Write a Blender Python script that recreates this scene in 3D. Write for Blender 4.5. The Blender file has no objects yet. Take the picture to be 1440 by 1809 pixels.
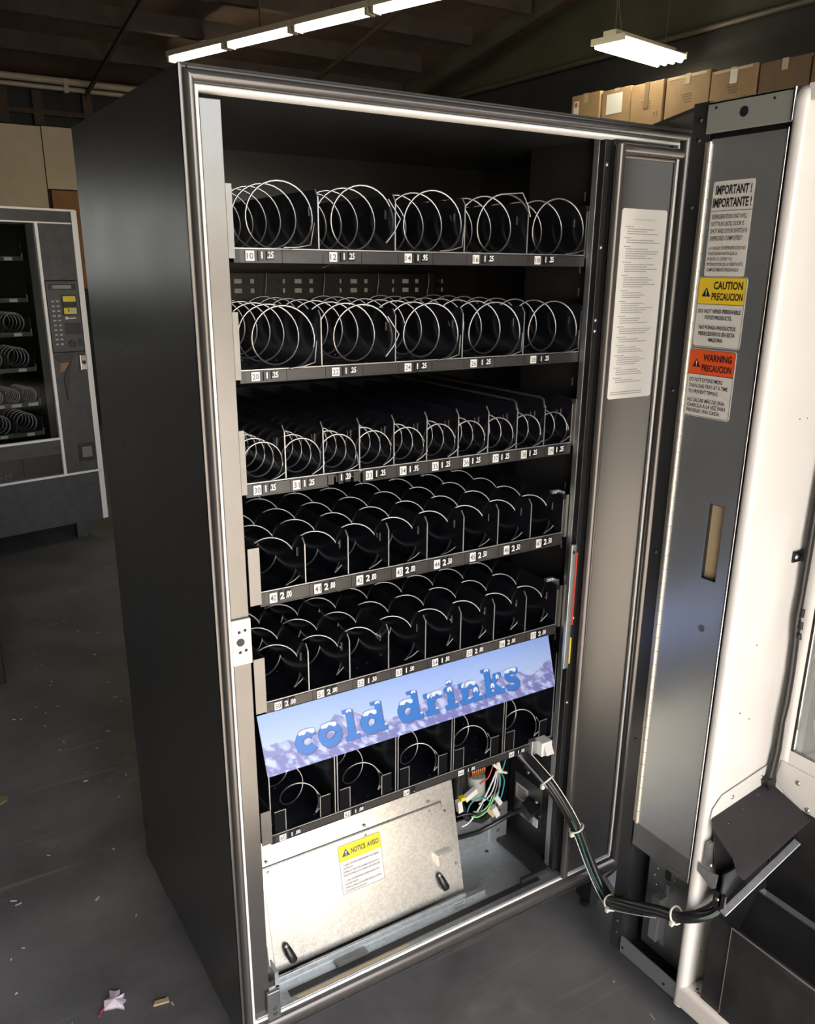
import bpy, bmesh, math, random
from mathutils import Vector, Matrix

C = bpy.context.scene
COL = C.collection
R = math.radians
random.seed(7)

# ------------------------------------------------------------------ camera
cam_d = bpy.data.cameras.new('camera')
cam = bpy.data.objects.new('camera', cam_d)
COL.objects.link(cam)
cam.location = (-0.394, -1.188, 1.399)
cam.rotation_euler = (R(71.93), R(-0.46), R(-32.05))
cam_d.sensor_fit = 'VERTICAL'
cam_d.sensor_height = 36.0
cam_d.lens = 1490.0 / 1809.0 * 36.0
cam_d.shift_y = 57.0 / 1809.0
cam_d.clip_start = 0.02
C.camera = cam

# ------------------------------------------------------------------ sky, sun, exposure
world = bpy.data.worlds.new('sky')
C.world = world
world.use_nodes = True
wn = world.node_tree
wn.nodes.clear()
w_out = wn.nodes.new('ShaderNodeOutputWorld')
w_bg = wn.nodes.new('ShaderNodeBackground')
w_sky = wn.nodes.new('ShaderNodeTexSky')
w_sky.sky_type = 'NISHITA'
w_sky.sun_disc = False
w_sky.sun_elevation = R(47)
w_sky.sun_rotation = R(190)
w_sky.dust_density = 3.0
w_bg.inputs['Strength'].default_value = 0.105
wn.links.new(w_sky.outputs[0], w_bg.inputs['Color'])
wn.links.new(w_bg.outputs[0], w_out.inputs['Surface'])

sun_d = bpy.data.lights.new('sun', 'SUN')
sun = bpy.data.objects.new('sun', sun_d)
COL.objects.link(sun)
sun_d.energy = 4.2
sun_d.angle = R(0.6)
sun_d.color = (1.0, 0.95, 0.88)
sun.location = (-1, -8, 8)
sun.rotation_euler = (R(43), 0, R(-10))

por_d = bpy.data.lights.new('door_opening', 'AREA')
por = bpy.data.objects.new('door_opening', por_d)
COL.objects.link(por)
por_d.shape = 'RECTANGLE'
por_d.size = 5.9
por_d.size_y = 2.8
por_d.cycles.is_portal = True
por.location = (1.25, -3.25, 1.3)
por.rotation_euler = (R(90), 0, 0)

C.view_settings.view_transform = 'Standard'
C.view_settings.look = 'None'
C.view_settings.gamma = 1.0
C.view_settings.use_curve_mapping = False
C.view_settings.exposure = 3.0

# ------------------------------------------------------------------ materials
MATS = {}


def mat(name, col, rough=0.5, metal=0.0, noise=0.0, nscale=12.0, bump=0.0, bscale=200.0, spec=0.5,
        rvar=0.0, col2=None, emit=None, estr=1.0, trans=0.0, coat=0.0):
    m = bpy.data.materials.new(name)
    m.use_nodes = True
    nt = m.node_tree
    b = nt.nodes['Principled BSDF']
    b.inputs['Base Color'].default_value = (*col, 1)
    b.inputs['Roughness'].default_value = rough
    b.inputs['Metallic'].default_value = metal
    b.inputs['Specular IOR Level'].default_value = spec
    b.inputs['Coat Weight'].default_value = coat
    b.inputs['Transmission Weight'].default_value = trans
    if emit:
        b.inputs['Emission Color'].default_value = (*emit, 1)
        b.inputs['Emission Strength'].default_value = estr
    if noise or rvar or col2:
        tc = nt.nodes.new('ShaderNodeTexCoord')
        n = nt.nodes.new('ShaderNodeTexNoise')
        n.inputs['Scale'].default_value = nscale
        n.inputs['Detail'].default_value = 6
        n.inputs['Roughness'].default_value = 0.62
        nt.links.new(tc.outputs['Object'], n.inputs['Vector'])
        if noise or col2:
            mx = nt.nodes.new('ShaderNodeMix')
            mx.data_type = 'RGBA'
            c2 = col2 or tuple(min(1, c * (1 + noise)) for c in col)
            c1 = col if col2 else tuple(c * (1 - noise) for c in col)
            mx.inputs['A'].default_value = (*c1, 1)
            mx.inputs['B'].default_value = (*c2, 1)
            rp = nt.nodes.new('ShaderNodeMapRange')
            rp.inputs['From Min'].default_value = 0.32
            rp.inputs['From Max'].default_value = 0.68
            nt.links.new(n.outputs['Fac'], rp.inputs['Value'])
            nt.links.new(rp.outputs[0], mx.inputs['Factor'])
            nt.links.new(mx.outputs['Result'], b.inputs['Base Color'])
        if rvar:
            r2 = nt.nodes.new('ShaderNodeMapRange')
            r2.inputs['From Min'].default_value = 0.3
            r2.inputs['From Max'].default_value = 0.7
            r2.inputs['To Min'].default_value = max(0.02, rough - rvar)
            r2.inputs['To Max'].default_value = min(1, rough + rvar)
            nt.links.new(n.outputs['Fac'], r2.inputs['Value'])
            nt.links.new(r2.outputs[0], b.inputs['Roughness'])
    if bump:
        tc2 = nt.nodes.new('ShaderNodeTexCoord')
        n2 = nt.nodes.new('ShaderNodeTexNoise')
        n2.inputs['Scale'].default_value = bscale
        n2.inputs['Detail'].default_value = 3
        bp = nt.nodes.new('ShaderNodeBump')
        bp.inputs['Strength'].default_value = bump
        bp.inputs['Distance'].default_value = 0.002
        nt.links.new(tc2.outputs['Object'], n2.inputs['Vector'])
        nt.links.new(n2.outputs['Fac'], bp.inputs['Height'])
        nt.links.new(bp.outputs[0], b.inputs['Normal'])
    MATS[name] = m
    return m


def galv(name, c1, c2, rough=0.34, scale=160.0):
    """galvanised sheet: cell-like spangle in colour and roughness"""
    m = bpy.data.materials.new(name)
    m.use_nodes = True
    nt = m.node_tree
    b = nt.nodes['Principled BSDF']
    b.inputs['Metallic'].default_value = 0.9
    tc = nt.nodes.new('ShaderNodeTexCoord')
    v = nt.nodes.new('ShaderNodeTexVoronoi')
    v.inputs['Scale'].default_value = scale
    n = nt.nodes.new('ShaderNodeTexNoise')
    n.inputs['Scale'].default_value = 7
    n.inputs['Detail'].default_value = 5
    sep = nt.nodes.new('ShaderNodeSeparateColor')
    ad = nt.nodes.new('ShaderNodeMath')
    ad.operation = 'MULTIPLY_ADD'
    ad.inputs[1].default_value = 0.5
    mx = nt.nodes.new('ShaderNodeMix')
    mx.data_type = 'RGBA'
    mx.inputs['A'].default_value = (*c1, 1)
    mx.inputs['B'].default_value = (*c2, 1)
    mr = nt.nodes.new('ShaderNodeMapRange')
    mr.inputs['To Min'].default_value = rough - 0.07
    mr.inputs['To Max'].default_value = rough + 0.1
    h = nt.nodes.new('ShaderNodeMath')
    h.operation = 'MULTIPLY'
    h.inputs[1].default_value = 0.5
    L = nt.links.new
    L(tc.outputs['Object'], v.inputs['Vector'])
    L(tc.outputs['Object'], n.inputs['Vector'])
    L(v.outputs['Color'], sep.inputs[0])
    L(n.outputs['Fac'], h.inputs[0])
    L(sep.outputs[0], ad.inputs[0])
    L(h.outputs[0], ad.inputs[2])
    L(ad.outputs[0], mx.inputs['Factor'])
    L(mx.outputs['Result'], b.inputs['Base Color'])
    L(n.outputs['Fac'], mr.inputs['Value'])
    L(mr.outputs[0], b.inputs['Roughness'])
    MATS[name] = m
    return m


mat('black_paint', (0.028, 0.029, 0.031), 0.34, noise=0.25, nscale=5, rvar=0.08, bump=0.03, bscale=500)
mat('black_side', (0.03, 0.031, 0.033), 0.3, noise=0.15, nscale=4, rvar=0.03, bump=0.012, bscale=600)
mat('black_inner', (0.022, 0.022, 0.023), 0.27)
mat('black_tray', (0.008, 0.009, 0.013), 0.22, noise=0.3, nscale=20, rvar=0.06)
mat('black_plate', (0.014, 0.014, 0.016), 0.38, rvar=0.05, nscale=10)
mat('rubber', (0.016, 0.016, 0.017), 0.55)
mat('gasket_vinyl', (0.13, 0.122, 0.118), 0.25, metal=0.6)
mat('white_strip', (0.8, 0.8, 0.79), 0.25)
mat('cover_enamel', (0.1, 0.098, 0.096), 0.3, metal=0.7)
mat('column_metal', (0.15, 0.145, 0.14), 0.24, metal=0.8, noise=0.05, nscale=20)
mat('hinge_metal', (0.6, 0.57, 0.5), 0.35, metal=0.7)
mat('strip_grey', (0.052, 0.05, 0.05), 0.3, metal=0.5, noise=0.1, nscale=40)
mat('wire', (0.36, 0.36, 0.36), 0.3, metal=0.95)
mat('edge_metal', (0.4, 0.4, 0.4), 0.35, metal=0.7)
mat('flange_metal', (0.18, 0.176, 0.17), 0.3, metal=0.8, noise=0.08)
mat('sleeve', (0.028, 0.028, 0.03), 0.3, metal=0.3)
mat('stop_black', (0.002, 0.0022, 0.003), 0.6, spec=0.1)
galv('galv_steel', (0.56, 0.555, 0.53), (0.9, 0.88, 0.83), 0.29, 230)
galv('galv_blue', (0.4, 0.43, 0.45), (0.58, 0.62, 0.64), 0.4, 150)
mat('galv_plain', (0.44, 0.47, 0.49), 0.34, metal=0.85, col2=(0.51, 0.54, 0.555), nscale=5, rvar=0.03)
mat('galv_flange', (0.6, 0.63, 0.59), 0.5, metal=0.75)
mat('galv_dull', (0.22, 0.23, 0.235), 0.36, metal=0.85, col2=(0.3, 0.31, 0.315), nscale=12, rvar=0.05)
mat('chrome', (0.75, 0.74, 0.72), 0.15, metal=1.0)
mat('white_plastic', (0.68, 0.67, 0.655), 0.22, noise=0.02, nscale=6, coat=0.2)
mat('liner_cream', (0.78, 0.74, 0.68), 0.3, noise=0.04, nscale=6, coat=0.2)
mat('cream_plate', (0.75, 0.7, 0.58), 0.35, metal=0.2)
mat('label_white', (0.6, 0.6, 0.59), 0.5)
mat('label_paper', (0.62, 0.61, 0.58), 0.3, noise=0.03)
mat('paper_white', (0.7, 0.7, 0.68), 0.28, noise=0.02)
mat('ink', (0.012, 0.012, 0.014), 0.5)
mat('ink_grey', (0.06, 0.06, 0.065), 0.6)
mat('ink_faint', (0.33, 0.33, 0.33), 0.6)
mat('yellow', (0.75, 0.53, 0.03), 0.4)
mat('bright_yellow', (0.66, 0.55, 0.02), 0.4)
mat('orange', (0.72, 0.09, 0.02), 0.4)
mat('red', (0.5, 0.05, 0.03), 0.5)
mat('purple_grey', (0.035, 0.03, 0.035), 0.55, noise=0.15, nscale=30)
mat('bin_dark', (0.02, 0.02, 0.021), 0.4, noise=0.35, nscale=14, rvar=0.08)
mat('floor_paint', (0.12, 0.121, 0.124), 0.45, noise=0.35, nscale=3.5, rvar=0.12, bump=0.08, bscale=120)
mat('copper', (0.6, 0.23, 0.08), 0.35, metal=0.8)
mat('green_wire', (0.02, 0.16, 0.13), 0.4)
mat('lime_wire', (0.2, 0.55, 0.2), 0.4)
mat('teal_wire', (0.05, 0.3, 0.3), 0.4)
mat('white_wire', (0.6, 0.62, 0.66), 0.4)
mat('grey_wire', (0.2, 0.2, 0.22), 0.4)
mat('cable_black', (0.012, 0.012, 0.013), 0.32)
mat('tie_white', (0.7, 0.68, 0.6), 0.4)
mat('connector', (0.62, 0.62, 0.56), 0.45)
mat('capacitor', (0.3, 0.33, 0.3), 0.45)
mat('cardboard', (0.27, 0.18, 0.095), 0.75, noise=0.14, nscale=6)
mat('cardboard_dark', (0.15, 0.1, 0.06), 0.8, noise=0.15, nscale=6)
mat('tape', (0.36, 0.27, 0.16), 0.35)
mat('beige_board', (0.42, 0.37, 0.28), 0.7, noise=0.1, nscale=2.5)
mat('brown_board', (0.2, 0.09, 0.03), 0.7, noise=0.15, nscale=5)
mat('stud_wood', (0.035, 0.022, 0.015), 0.8, noise=0.3, nscale=9)
mat('wall_dark', (0.012, 0.013, 0.015), 0.85, noise=0.3, nscale=3)
mat('wall_olive', (0.05, 0.048, 0.03), 0.85, noise=0.2, nscale=2)
mat('ceiling_wood', (0.06, 0.036, 0.024), 0.8, noise=0.35, nscale=3.5)
mat('joist_wood', (0.028, 0.019, 0.015), 0.85, noise=0.3, nscale=6)
mat('conduit', (0.3, 0.26, 0.2), 0.5)
mat('pipe_dark', (0.06, 0.055, 0.045), 0.5)
mat('concrete', (0.42, 0.375, 0.315), 0.85, noise=0.12, nscale=2)
mat('stucco', (0.5, 0.46, 0.4), 0.9, noise=0.08, nscale=2)
mat('stucco_grey', (0.2, 0.2, 0.2), 0.9, noise=0.08, nscale=2)
mat('fixture', (0.5, 0.46, 0.36), 0.4)
mat('tube', (0.9, 0.9, 0.8), 0.4, emit=(1.0, 0.9, 0.62), estr=3.0)
mat('tube_cool', (0.9, 0.9, 0.85), 0.4, emit=(1.0, 0.9, 0.68), estr=3.0)
mat('snack_panel', (0.035, 0.036, 0.04), 0.4, noise=0.3, nscale=18)
mat('snack_black', (0.008, 0.008, 0.01), 0.3)
mat('snack_trim', (0.72, 0.72, 0.72), 0.3, metal=0.2)
mat('keypad_grey', (0.055, 0.055, 0.06), 0.45)
mat('button', (0.4, 0.4, 0.4), 0.4)
mat('lcd', (0.22, 0.27, 0.25), 0.2)
mat('blue_print', (0.014, 0.12, 0.42), 0.35)
mat('blue_shadow', (0.06, 0.08, 0.2), 0.4)
mat('snow', (0.45, 0.52, 0.65), 0.4)
mat('pale_blue', (0.3, 0.5, 0.6), 0.4)
mat('pink_scrap', (0.65, 0.52, 0.62), 0.6, col2=(0.78, 0.74, 0.84), nscale=30)
mat('red_scrap', (0.5, 0.04, 0.1), 0.6)
mat('tan_scrap', (0.42, 0.33, 0.2), 0.7)
mat('olive_scrap', (0.2, 0.18, 0.1), 0.7)
mat('dust', (0.5, 0.5, 0.48), 0.8)
mat('screw', (0.4, 0.4, 0.4), 0.3, metal=0.9)
mat('dark_screw', (0.06, 0.055, 0.05), 0.4, metal=0.7)


def glass_mat(name, tint, refl=0.12):
    m = bpy.data.materials.new(name)
    m.use_nodes = True
    nt = m.node_tree
    nt.nodes.clear()
    o = nt.nodes.new('ShaderNodeOutputMaterial')
    t = nt.nodes.new('ShaderNodeBsdfTransparent')
    t.inputs[0].default_value = (*tint, 1)
    g = nt.nodes.new('ShaderNodeBsdfGlossy')
    g.inputs['Roughness'].default_value = 0.04
    f = nt.nodes.new('ShaderNodeFresnel')
    f.inputs['IOR'].default_value = 1.5 if refl else 1.12
    ad = nt.nodes.new('ShaderNodeMath')
    ad.operation = 'ADD'
    ad.inputs[1].default_value = refl - 0.04 if refl else 0.0
    mx = nt.nodes.new('ShaderNodeMixShader')
    nt.links.new(f.outputs[0], ad.inputs[0])
    nt.links.new(ad.outputs[0], mx.inputs[0])
    nt.links.new(t.outputs[0], mx.inputs[1])
    nt.links.new(g.outputs[0], mx.inputs[2])
    nt.links.new(mx.outputs[0], o.inputs[0])
    MATS[name] = m


glass_mat('glass', (0.8, 0.85, 0.86))
glass_mat('glass_dark', (0.82, 0.84, 0.84), 0.0)


def floor_scuffs():
    """long faint scuff marks worn into the floor paint"""
    nt = MATS['floor_paint'].node_tree
    b = nt.nodes['Principled BSDF']
    src = b.inputs['Base Color'].links[0].from_socket
    tc = nt.nodes.new('ShaderNodeTexCoord')
    last = src
    for ang, sc_, lo in ((0.5, (2.0, 34.0, 1.0), 0.63), (-0.7, (1.4, 26.0, 1.0), 0.65), (0.2, (5.0, 6.0, 1.0), 0.62)):
        mp = nt.nodes.new('ShaderNodeMapping')
        mp.inputs['Rotation'].default_value = (0, 0, ang)
        mp.inputs['Scale'].default_value = sc_
        n = nt.nodes.new('ShaderNodeTexNoise')
        n.inputs['Scale'].default_value = 1.0
        n.inputs['Detail'].default_value = 7
        r = nt.nodes.new('ShaderNodeMapRange')
        r.inputs['From Min'].default_value = lo
        r.inputs['From Max'].default_value = lo + 0.12
        r.inputs['To Max'].default_value = 0.4
        mx = nt.nodes.new('ShaderNodeMix')
        mx.data_type = 'RGBA'
        mx.inputs['B'].default_value = (0.3, 0.29, 0.28, 1)
        nt.links.new(tc.outputs['Object'], mp.inputs[0])
        nt.links.new(mp.outputs[0], n.inputs['Vector'])
        nt.links.new(n.outputs['Fac'], r.inputs['Value'])
        nt.links.new(r.outputs[0], mx.inputs['Factor'])
        nt.links.new(last, mx.inputs['A'])
        last = mx.outputs['Result']
    nt.links.new(last, b.inputs['Base Color'])


floor_scuffs()


def mountain_mat():
    """printed picture on the drinks panel: pale sky over snowy ridges, by the panel's own UVs"""
    m = bpy.data.materials.new('mountain_print')
    m.use_nodes = True
    nt = m.node_tree
    L = nt.links.new
    b = nt.nodes['Principled BSDF']
    b.inputs['Roughness'].default_value = 0.35
    uv = nt.nodes.new('ShaderNodeUVMap')
    sp = nt.nodes.new('ShaderNodeSeparateXYZ')
    L(uv.outputs[0], sp.inputs[0])

    def math_(op, a, bb):
        n = nt.nodes.new('ShaderNodeMath')
        n.operation = op
        for i, q in enumerate((a, bb)):
            if isinstance(q, (int, float)):
                n.inputs[i].default_value = q
            else:
                L(q, n.inputs[i])
        return n.outputs[0]

    def noise1(scale, off, detail=5):
        cb = nt.nodes.new('ShaderNodeCombineXYZ')
        L(math_('MULTIPLY', sp.outputs[0], scale), cb.inputs[0])
        cb.inputs[1].default_value = off
        n = nt.nodes.new('ShaderNodeTexNoise')
        n.inputs['Scale'].default_value = 1.0
        n.inputs['Detail'].default_value = detail
        L(cb.outputs[0], n.inputs['Vector'])
        return n.outputs['Fac']

    def noise2(sx, sy, off, detail=6):
        cb = nt.nodes.new('ShaderNodeCombineXYZ')
        L(math_('MULTIPLY', math_('ADD', sp.outputs[0], math_('MULTIPLY', sp.outputs[1], 0.1)), sx), cb.inputs[0])
        L(math_('MULTIPLY', sp.outputs[1], sy), cb.inputs[1])
        cb.inputs[2].default_value = off
        n = nt.nodes.new('ShaderNodeTexNoise')
        n.inputs['Scale'].default_value = 1.0
        n.inputs['Detail'].default_value = detail
        L(cb.outputs[0], n.inputs['Vector'])
        return n.outputs['Fac']

    def mix(fac, a, bb):
        n = nt.nodes.new('ShaderNodeMix')
        n.data_type = 'RGBA'
        L(fac, n.inputs['Factor'])
        for k, q in (('A', a), ('B', bb)):
            if isinstance(q, tuple):
                n.inputs[k].default_value = (*q, 1)
            else:
                L(q, n.inputs[k])
        return n.outputs['Result']

    def step(x, lo, hi):
        n = nt.nodes.new('ShaderNodeMapRange')
        n.inputs['From Min'].default_value = lo
        n.inputs['From Max'].default_value = hi
        L(x, n.inputs['Value'])
        return n.outputs[0]
    sky = mix(step(sp.outputs[1], 0.35, 1.0), (0.3, 0.39, 0.62), (0.19, 0.29, 0.6))
    far_h = math_('ADD', math_('MULTIPLY', noise1(6, 3.1, 8), 1.1), -0.06)
    far = step(math_('SUBTRACT', far_h, sp.outputs[1]), 0.0, 0.02)
    far_c = mix(step(noise2(34, 5, 2.0, 9), 0.47, 0.62), (0.14, 0.16, 0.36), (0.32, 0.38, 0.6))
    near_h = math_('ADD', math_('MULTIPLY', noise1(5, 9.7, 8), 0.8), -0.1)
    near = step(math_('SUBTRACT', near_h, sp.outputs[1]), 0.0, 0.05)
    near_c = mix(step(noise2(40, 7, 7.0, 10), 0.47, 0.62), (0.12, 0.13, 0.34), (0.33, 0.4, 0.62))
    c = mix(far, sky, far_c)
    c = mix(near, c, near_c)
    L(c, b.inputs['Base Color'])
    MATS['mountain_print'] = m


mountain_mat()

# ------------------------------------------------------------------ builders


class MB:
    def __init__(s):
        s.v = []
        s.f = []
        s.m = []
        s.smooth = []

    def add(s, vs, fs, m=0, smooth=False):
        o = len(s.v)
        s.v += [tuple(p) for p in vs]
        for f in fs:
            s.f.append([i + o for i in f])
            s.m.append(m)
            s.smooth.append(smooth)
        return s

    def box(s, x0, x1, y0, y1, z0, z1, m=0):
        vs = [(x, y, z) for z in (z0, z1) for y in (y0, y1) for x in (x0, x1)]
        return s.add(vs, [(0, 2, 3, 1), (4, 5, 7, 6), (0, 1, 5, 4), (2, 6, 7, 3), (0, 4, 6, 2), (1, 3, 7, 5)], m)

    def obox(s, c, ax, ay, az, m=0):
        c, ax, ay, az = map(Vector, (c, ax, ay, az))
        vs = [c + ax * i + ay * j + az * k for k in (-1, 1) for j in (-1, 1) for i in (-1, 1)]
        return s.add(vs, [(0, 2, 3, 1), (4, 5, 7, 6), (0, 1, 5, 4), (2, 6, 7, 3), (0, 4, 6, 2), (1, 3, 7, 5)], m)

    def quad(s, a, b, c, d, m=0):
        return s.add([a, b, c, d], [(0, 1, 2, 3)], m)

    def slab(s, pts, off, m=0, m_side=None):
        """polygon pts extruded by vector off"""
        n = len(pts)
        off = Vector(off)
        vs = [Vector(p) for p in pts] + [Vector(p) + off for p in pts]
        s.add(vs, [list(range(n))[::-1], list(range(n, 2 * n))], m)
        s.add(vs, [(i, (i + 1) % n, n + (i + 1) % n, n + i) for i in range(n)], m if m_side is None else m_side)
        return s

    def tube(s, pts, r, n=6, m=0, caps=True, closed=False):
        pts = [Vector(p) for p in pts]
        k = len(pts)
        rs = r if isinstance(r, (list, tuple)) else [r] * k
        o = len(s.v)
        up = None
        for i in range(k):
            if closed:
                t = pts[(i + 1) % k] - pts[i - 1]
            else:
                t = pts[min(i + 1, k - 1)] - pts[max(i - 1, 0)]
            t.normalize()
            if up is None:
                up = Vector((0, 0, 1)) if abs(t.z) < 0.9 else Vector((1, 0, 0))
            a = t.cross(up)
            a.normalize()
            b = a.cross(t)
            up = b
            for j in range(n):
                q = 2 * math.pi * j / n
                s.v.append(tuple(pts[i] + (a * math.cos(q) + b * math.sin(q)) * rs[i]))
        for i in range(k if closed else k - 1):
            for j in range(n):
                i2 = (i + 1) % k
                s.f.append([o + i * n + j, o + i * n + (j + 1) % n, o + i2 * n + (j + 1) % n, o + i2 * n + j])
                s.m.append(m)
                s.smooth.append(True)
        if caps and not closed:
            e = len(s.v)
            s.v += s.v[o:o + n] + s.v[o + (k - 1) * n:o + k * n]
            s.f.append([e + j for j in range(n)][::-1])
            s.f.append([e + n + j for j in range(n)])
            s.m += [m, m]
            s.smooth += [False, False]
        return s

    def cyl(s, a, b, r, n=12, m=0):
        return s.tube([a, b], r, n, m)

    def disc(s, c, nrm, r, h=0.001, n=12, m=0):
        nrm = Vector(nrm).normalized()
        c = Vector(c)
        return s.tube([c, c + nrm * h], r, n, m)

    def dome(s, c, nrm, r, m=0):
        nrm = Vector(nrm).normalized()
        c = Vector(c)
        return s.tube([c, c + nrm * r * 0.35, c + nrm * r * 0.6], [r, r * 0.85, r * 0.3], 10, m)

    def text(s, body, org, xd, yd, size, m=0, bold=0.0, align='LEFT', width=None, sx=1.0):
        vs, fs, w = text_geo(body, bold)
        if not vs:
            return s
        k = size
        kx = size * sx
        if width:
            kx = width / w
        x0 = {'LEFT': 0, 'CENTER': -w / 2, 'RIGHT': -w}[align] * kx
        org, xd, yd = Vector(org), Vector(xd).normalized(), Vector(yd).normalized()
        return s.add([org + xd * (x0 + x * kx) + yd * (y * k) for x, y in vs], fs, m)

    def build(s, name, mats, parent=None, base=None, bevel=0.0, seg=2, uv=None):
        if isinstance(mats, str):
            mats = [mats]
        b = Vector(base) if base is not None else (BASE.get(parent.name, Vector()) if parent else Vector())
        me = bpy.data.meshes.new(name)
        me.from_pydata([tuple(Vector(p) - b) for p in s.v], [], s.f)
        for q in mats:
            me.materials.append(MATS[q])
        me.polygons.foreach_set('material_index', s.m)
        me.polygons.foreach_set('use_smooth', s.smooth)
        if uv:
            ul = me.uv_layers.new(name='UVMap')
            for p in me.polygons:
                for li in p.loop_indices:
                    ul.data[li].uv = uv[me.loops[li].vertex_index]
        bm = bmesh.new()
        bm.from_mesh(me)
        bmesh.ops.recalc_face_normals(bm, faces=bm.faces[:])
        bm.to_mesh(me)
        bm.free()
        o = bpy.data.objects.new(name, me)
        COL.objects.link(o)
        if parent:
            o.parent = parent
            BASE[o.name] = b
        else:
            o.location = b
            BASE[o.name] = b
        if bevel:
            md = o.modifiers.new('bevel', 'BEVEL')
            md.width = bevel
            md.segments = seg
            md.limit_method = 'ANGLE'
            md.angle_limit = R(40)
        return o


BASE = {}
_TXT = {}


def text_geo(body, bold):
    key = (body, bold)
    if key not in _TXT:
        cu = bpy.data.curves.new('t', 'FONT')
        cu.body = body
        cu.resolution_u = 2
        cu.offset = bold
        ob = bpy.data.objects.new('t', cu)
        COL.objects.link(ob)
        dg = bpy.context.evaluated_depsgraph_get()
        me = bpy.data.meshes.new_from_object(ob.evaluated_get(dg))
        vs = [(v.co.x, v.co.y) for v in me.vertices]
        fs = [list(p.vertices) for p in me.polygons]
        bpy.data.objects.remove(ob)
        bpy.data.curves.remove(cu)
        bpy.data.meshes.remove(me)
        x0 = min((v[0] for v in vs), default=0)
        vs = [(x - x0, y) for x, y in vs]
        _TXT[key] = (vs, fs, max((v[0] for v in vs), default=1))
    return _TXT[key]


def tag(o, label=None, cat=None, group=None, kind=None):
    if label:
        o['label'] = label
    if cat:
        o['category'] = cat
    if group:
        o['group'] = group
    if kind:
        o['kind'] = kind
    return o


def thing(name, loc, label, cat, group=None, rz=0.0):
    o = bpy.data.objects.new(name, None)
    COL.objects.link(o)
    o.empty_display_size = 0.1
    o.location = loc
    o.rotation_euler = (0, 0, rz)
    BASE[o.name] = Vector(loc) if rz == 0 else Vector()
    return tag(o, label, cat, group)


def dup(o, parent, loc=(0, 0, 0), label=None):
    c = o.copy()
    COL.objects.link(c)
    c.parent = parent
    c.location = loc
    if label:
        c['label'] = label
    BASE[c.name] = BASE.get(o.name, Vector())
    return c


def struct(o):
    o['kind'] = 'structure'
    return o


FZ = -0.1            # floor level (z = 0 is the underside of the vending cabinet)

# ------------------------------------------------------------------ the building
XR = 4.9             # right wall


def zc_(y):
    return 2.98 + (7.5 - y) * 0.17


struct(MB().box(-5, XR, -0.62, 7.6, FZ - 0.1, FZ).build('floor', 'floor_paint', base=(0, 3, FZ)))
struct(MB().box(-9, 14, -16, -0.62, FZ - 0.1, FZ - 0.001).build('ground', 'concrete', base=(0, -4, FZ)))
struct(MB().box(-14, 8, 14, 14.4, FZ, 5.5).build('wall_added', 'stucco_grey', base=(-3, 14, FZ)))  # unseen wall, added so the rear window's sheen reflects neutral sunlit stucco
struct(MB().box(-14, 8, 7.6, 14, FZ - 0.1, FZ - 0.001).build('ground', 'concrete', base=(-3, 11, FZ)))
wb = MB().box(-1.2, XR, 7.5, 7.6, FZ, 2.98).box(-5, -3.2, 7.5, 7.6, FZ, 2.98).box(-3.2, -1.2, 7.5, 7.6, FZ, 1.2).box(-3.2, -1.2, 7.5, 7.6, 2.05, 2.98)  # leaves a hole for the added rear window
wb = struct(wb.build('wall_back', 'wall_dark', base=(0, 7.5, FZ)))
wi = MB()  # unseen rear window, added to put a soft sheen on the cabinet side
for x in (-3.2, -2.55, -1.88, -1.24):
    wi.box(x, x + 0.04, 7.53, 7.57, 1.2, 2.05)
for z in (1.2, 1.61, 2.01):
    wi.box(-3.2, -1.2, 7.53, 7.57, z, z + 0.04)
wi = struct(wi.build('window_added_1', 'fixture', base=(-2.2, 7.55, 1.6)))
MB().box(-3.18, -1.22, 7.545, 7.55, 1.22, 2.03).build('added_pane', 'glass_dark', wi)
for x0, x1, z0, z1, m in ((-1.15, 1.203, 0.9, 2.565, 'beige_board'), (1.212, 1.8, 2.06, 2.57, 'beige_board'),
                          (1.24, 1.85, 1.2, 2.05, 'brown_board')):
    b = MB().box(x0, x1, 7.47 if m == 'beige_board' else 7.48, 7.499, z0, z1)
    b.build('wall_panel', m, wb)
for x in (0.2, 0.92, 1.2, 1.62, 2.1):
    MB().box(x - 0.04, x + 0.04, 7.44, 7.5, 2.572, 2.85).build('stud', 'stud_wood', wb)
MB().box(-2, 3, 7.45, 7.5, 2.66, 2.70).build('rail', 'stud_wood', wb)
wr = struct(MB().box(XR, XR + 0.1, -3.2, 7.6, FZ, 2.98).build('wall_right', 'wall_dark', base=(XR, 3, FZ)))
MB().slab([(XR - 0.02, -3.2, 2.985), (XR - 0.02, 7.5, 2.985), (XR - 0.02, -3.2, zc_(-3.2))], (0.12, 0, 0)).build('upper_wall', 'wall_olive', wr)
struct(MB().slab([(-5.1, -3.2, FZ), (-5.1, 7.6, FZ), (-5.1, 7.6, 2.96), (-5.1, -3.2, zc_(-3.2))], (0.1, 0, 0)).build('wall_left', 'wall_olive', base=(-5, 3, FZ)))
ce = MB().slab([(-5, 7.6, zc_(7.6)), (-5, -3.2, zc_(-3.2)), (-5, -3.2, zc_(-3.2) + 0.1), (-5, 7.6, zc_(7.6) + 0.1)], (XR + 5, 0, 0))
ce = struct(ce.build('ceiling', 'ceiling_wood', base=(0, 3, 3.7)))
for k in range(16):
    y = -2.9 + k * 0.64
    MB().box(-5, XR - 0.45 - 0.1 * (k % 3), y - 0.035, y + 0.035, zc_(y) - 0.13, zc_(y) + 0.004).build('joist', 'joist_wood', ce)
for x in (-0.2, 1.6, 3.4):
    MB().slab([(x, -3, zc_(-3) - 0.13), (x, 7.4, zc_(7.4) - 0.13), (x, 7.4, zc_(7.4) - 0.16), (x, -3, zc_(-3) - 0.16)], (0.028, 0, 0)).build('batten', 'stud_wood', ce)
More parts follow.
